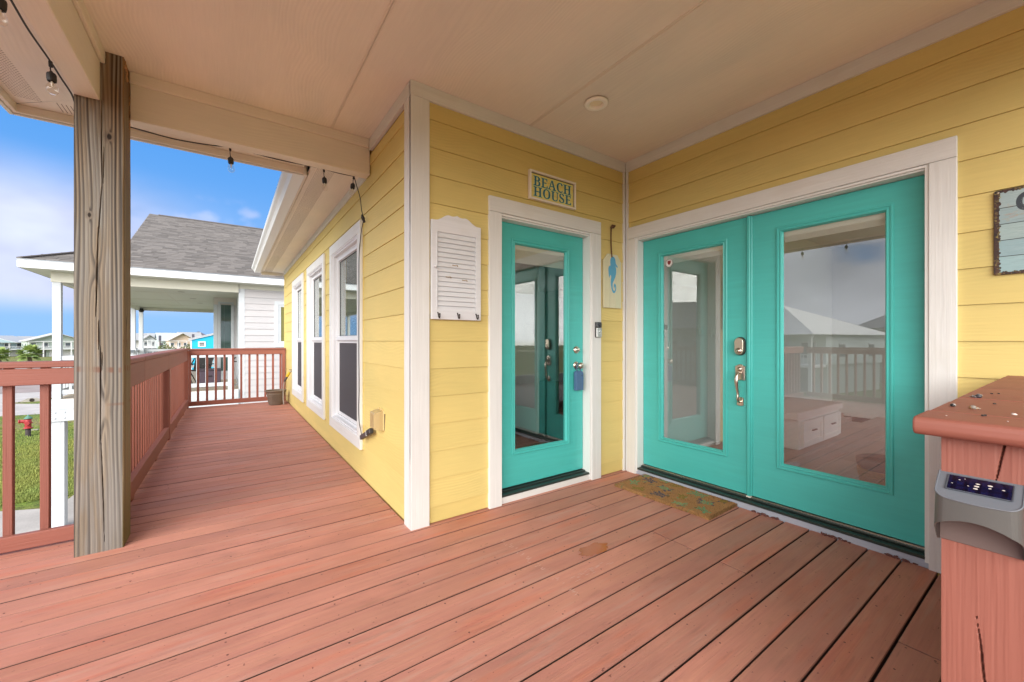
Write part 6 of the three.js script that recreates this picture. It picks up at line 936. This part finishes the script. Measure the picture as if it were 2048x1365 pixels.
{ // tufts on the near part of the lawn
  const g = []; for (let k = 0; k < 5; k++) { const a = k * 1.26, c = Math.cos(a), s = Math.sin(a); g.push(tri([-0.006 * s + 0.012 * c, 0, 0.006 * c + 0.012 * s, 0.006 * s + 0.012 * c, 0, -0.006 * c + 0.012 * s, 0.034 * c, 0.05 + 0.02 * (k % 3), 0.034 * s])); }
  const N = 26000, q = rng(4242), im = new THREE.InstancedMesh(mergeGeometries(g.map(plain)), M(1, 1, 1, { roughness: 0.9 }), N), m4 = new THREE.Matrix4(), qt = new THREE.Quaternion(), up = new THREE.Vector3(0, 1, 0), c = new THREE.Color(); let n = 0;
  while (n < N) { const z = -15.5 - 20 * q() * q() - 1 * q(), x = z * (0.19 + 0.30 * q()); if (x > -5.6 && z > -16.2) continue; const s = 0.6 + 0.9 * q(); im.setMatrixAt(n, m4.compose(new THREE.Vector3(x, GY, z), qt.setFromAxisAngle(up, q() * 6.28), new THREE.Vector3(s * 1.4, s, s * 1.4))); const d = fbm(x * 0.7, z * 0.7, 5, 3), k = 0.8 + 0.5 * q(); c.setRGB(lerp(0.20, 0.36, d) * k, lerp(0.31, 0.35, d) * k, 0.085 * k); im.setColorAt(n, c); n++; }
  im.name = 'grass'; im.userData = { kind: 'stuff', label: 'short grass tufts of the lawn around the hydrant' }; scene.add(im);
}
// down the road: pixel column u and distance give each house its place
const at = (u, dist) => { const a = (u - 1024) / 804.9; return [(0.8174 * a + 0.5761) * dist, (0.5761 * a - 0.8174) * dist]; };
{
  const put = (label, u, dist, turn, o) => { const [x, z] = at(u, dist), t = farHouse(label, x, z, turn, o); if (u > 200) t.scale.set(0.68, 0.86, 0.75); else t.scale.set(0.95, 0.93, 0.95); return t; };
  put('light blue far house with grey hip roof and small porch gable', 12, 112, 0.42, { w: 11.5, d: 9, col: [0.42, 0.56, 0.62], hip: true, h1: 2.15, h2: 2.0, rh: 2.1, gable: true, pd: 2.4, roof: [0.30, 0.33, 0.37] });
  put('pale blue gabled house tucked behind the light blue far house', 70, 140, 0.4, { w: 7.5, d: 10, col: [0.52, 0.62, 0.66], h1: 2.2, h2: 2.2, rh: 1.8, along: 'x', garage: false });
  put('green grey far house with wide white edged gable behind the white porch post', 108, 112, 0.40, { w: 11.0, d: 9, col: [0.44, 0.52, 0.47], h1: 2.3, h2: 2.3, rh: 2.2, along: 'z', pd: 1.2, roof: [0.45, 0.46, 0.46] });
  put('white cream far house at the left of the row beyond the porch rail', 281, 128, 0.30, { w: 8, d: 9, col: [0.66, 0.66, 0.60], h1: 2.6, h2: 2.7, rh: 2.4, along: 'x', garage: false });
  put('white far house with steep little gable next to the dark blue one', 296, 121, 0.25, { w: 4.4, d: 8, col: [0.68, 0.70, 0.72], h1: 2.8, h2: 2.5, rh: 1.7, along: 'z' });
  put('dark blue far house with grey roof', 314, 124, 0.25, { w: 6.2, d: 8.5, col: [0.07, 0.15, 0.26], h1: 2.4, h2: 2.6, rh: 2.6, along: 'x', pd: 0.5, roof: [0.36, 0.38, 0.39] });
  put('pale aqua far house with white double porch', 336, 122, 0.22, { w: 7.4, d: 8, col: [0.52, 0.66, 0.66], h1: 2.5, h2: 2.5, rh: 2.7, along: 'x', pd: 2, roof: [0.42, 0.46, 0.47] });
  put('peach coloured far house with white balcony posts', 362, 118, 0.2, { w: 8.6, d: 8.5, col: [0.70, 0.56, 0.44], h1: 2.6, h2: 2.5, rh: 2.4, along: 'z', roof: [0.46, 0.44, 0.42], garage: false });
  put('pale house with long grey roof behind the peach coloured one', 378, 130, 0.2, { w: 8, d: 8, col: [0.62, 0.60, 0.56], h1: 2.7, h2: 2.8, rh: 2.6, along: 'x' });
  put('taupe far house with dark hip roof rising behind the turquoise gable', 397, 150, 0.15, { w: 7.5, d: 7.5, col: [0.50, 0.46, 0.42], hip: true, h1: 3.4, h2: 3.6, rh: 2.2, roof: [0.10, 0.10, 0.13], garage: false });
  // the turquoise house, nearer
  const [hx, hz] = at(427, 47); const t = thing('turquoise_house', 'bright turquoise gabled house with small white window beyond the porch', 'house'); t.position.set(hx, GY, hz); t.rotation.y = -0.04; const tq = M(0.0, 0.42, 0.62, { roughness: 0.6 }), tw = M(0.75, 0.77, 0.79);
  const s = poly2([[-2.05, 0], [4, 0], [4, 5.2], [1.2, 5.35], [-2.05, 4.42]]); part(t, 'gable_wall', extrude(s, 5).translate(0, 0, -5), tq);
  part(t, 'rake_board', (() => { const L = Math.hypot(3.25, 0.93) + 0.25; return cbox(L, 0.13, 0.3, 0.01).rotateZ(Math.atan2(0.93, 3.25)).translate(-0.5, 4.92, 0.05); })(), tw); part(t, 'corner_board', bx(-2.1, -1.98, 0, 4.4, -0.02, 0.04, 0.01), tw); part(t, 'roof', (() => { const L = Math.hypot(3.25, 0.93) + 0.4; return cbox(L, 0.06, 5.6, 0.01).rotateZ(Math.atan2(0.93, 3.25)).translate(-0.5, 5.02, -2.5); })(), M(0.55, 0.56, 0.57));
  const w = sub(t, 'window'); part(w, 'frame', ring(-1.42, -0.72, 3.62, 4.24, [[0, 0.0], [0, 0.05], [0.12, 0.05], [0.125, 0.02]]), tw); part(w, 'pane', bx(-1.32, -0.82, 3.72, 4.14, 0.005, 0.015, 0), M(0.06, 0.06, 0.06, { roughness: 0.2 })); part(w, 'muntin', bx(-1.31, -0.83, 3.905, 3.955, 0.016, 0.03, 0.004), tw);
  const pole = (u, dist, top, label) => { const [x, z] = at(u, dist); const p = thing('utility_pole', label, 'pole', 'utility poles among the far houses'); p.position.set(x, GY, z); part(p, 'pole', new THREE.CylinderGeometry(0.12, 0.16, top, 8).translate(0, top / 2, 0), M(0.09, 0.07, 0.07)); part(p, 'top_box', bx(-0.25, 0.25, top - 1.3, top, -0.2, 0.2, 0.03), M(0.07, 0.07, 0.10)); };
  pole(320, 104, 5.7, 'dark utility pole before the dark blue far house'); pole(386.5, 100, 6.0, 'thin dark pole beside the turquoise gable');
  const [bx0, bz0] = at(366, 88); const hd = thing('hedge', 'olive green hedge at the foot of the peach coloured house', 'hedge'); hd.position.set(bx0, GY, bz0); const q = rng(44), lv = []; for (let i = 0; i < 900; i++) { const a = rr(-4.2, 3.2), y = rr(0.6, 1.0) * (3.1 + 0.5 * Math.sin(a * 1.7) + 0.4 * q()); lv.push(new THREE.TetrahedronGeometry(rr(0.10, 0.24)).rotateX(q() * 6).rotateY(q() * 6).translate(a, y * Math.pow(q(), 0.3), rr(-0.7, 0.7))); } part(hd, 'foliage', lv, M(0.12, 0.15, 0.05, { roughness: 0.9 })); part(hd, 'stems', [-3, -1, 1, 2.5].map((x) => new THREE.CylinderGeometry(0.06, 0.1, 2.2, 6).translate(x, 1.1, 0)), M(0.1, 0.07, 0.05));
  const [fx0, fz0] = at(300, 92); const fe = thing('fence', 'dark grey board fence below the far row of houses', 'fence'); fe.position.set(fx0, GY, fz0); fe.rotation.y = 0.25; for (let i = 0; i < 22; i++) part(fe, 'board', bx(-3.3 + i * 0.29, -3.3 + i * 0.29 + 0.28, 0, 2.6 + 0.04 * (i % 3), 0, 0.04, 0.01), M(0.17, 0.19, 0.21));
  // across the other street: seen only mirrored in the door glass
  farHouse('pale house with light metal hip roof mirrored in the right leaf glass', -37, -17.5, 1.75, { w: 13, d: 11, col: [0.66, 0.74, 0.74], hip: true, h1: 2.4, h2: 2.4, rh: 2.9, roof: [0.75, 0.75, 0.74], pd: 2 });
  farHouse('pale blue house with dark hip roof mirrored at the right of the glass', -38, -1.5, 1.6, { w: 10, d: 9, col: [0.50, 0.60, 0.62], hip: true, h1: 2.6, h2: 2.8, rh: 2.4, roof: [0.16, 0.16, 0.18], pd: 1.2 });
  farHouse('pale house farther back among the mirrored ones', -52, -8, 1.6, { w: 11, d: 10, col: [0.62, 0.62, 0.58], hip: true, h1: 2.6, h2: 3.0, rh: 3.2, roof: [0.30, 0.30, 0.32] });
  farHouse('white house across the street behind the camera', -30, 22, 2.3, { w: 12, d: 10, col: [0.6, 0.6, 0.58], along: 'x', h1: 2.6, h2: 2.8, rh: 2.8 });
}

renderer.render(scene, camera);
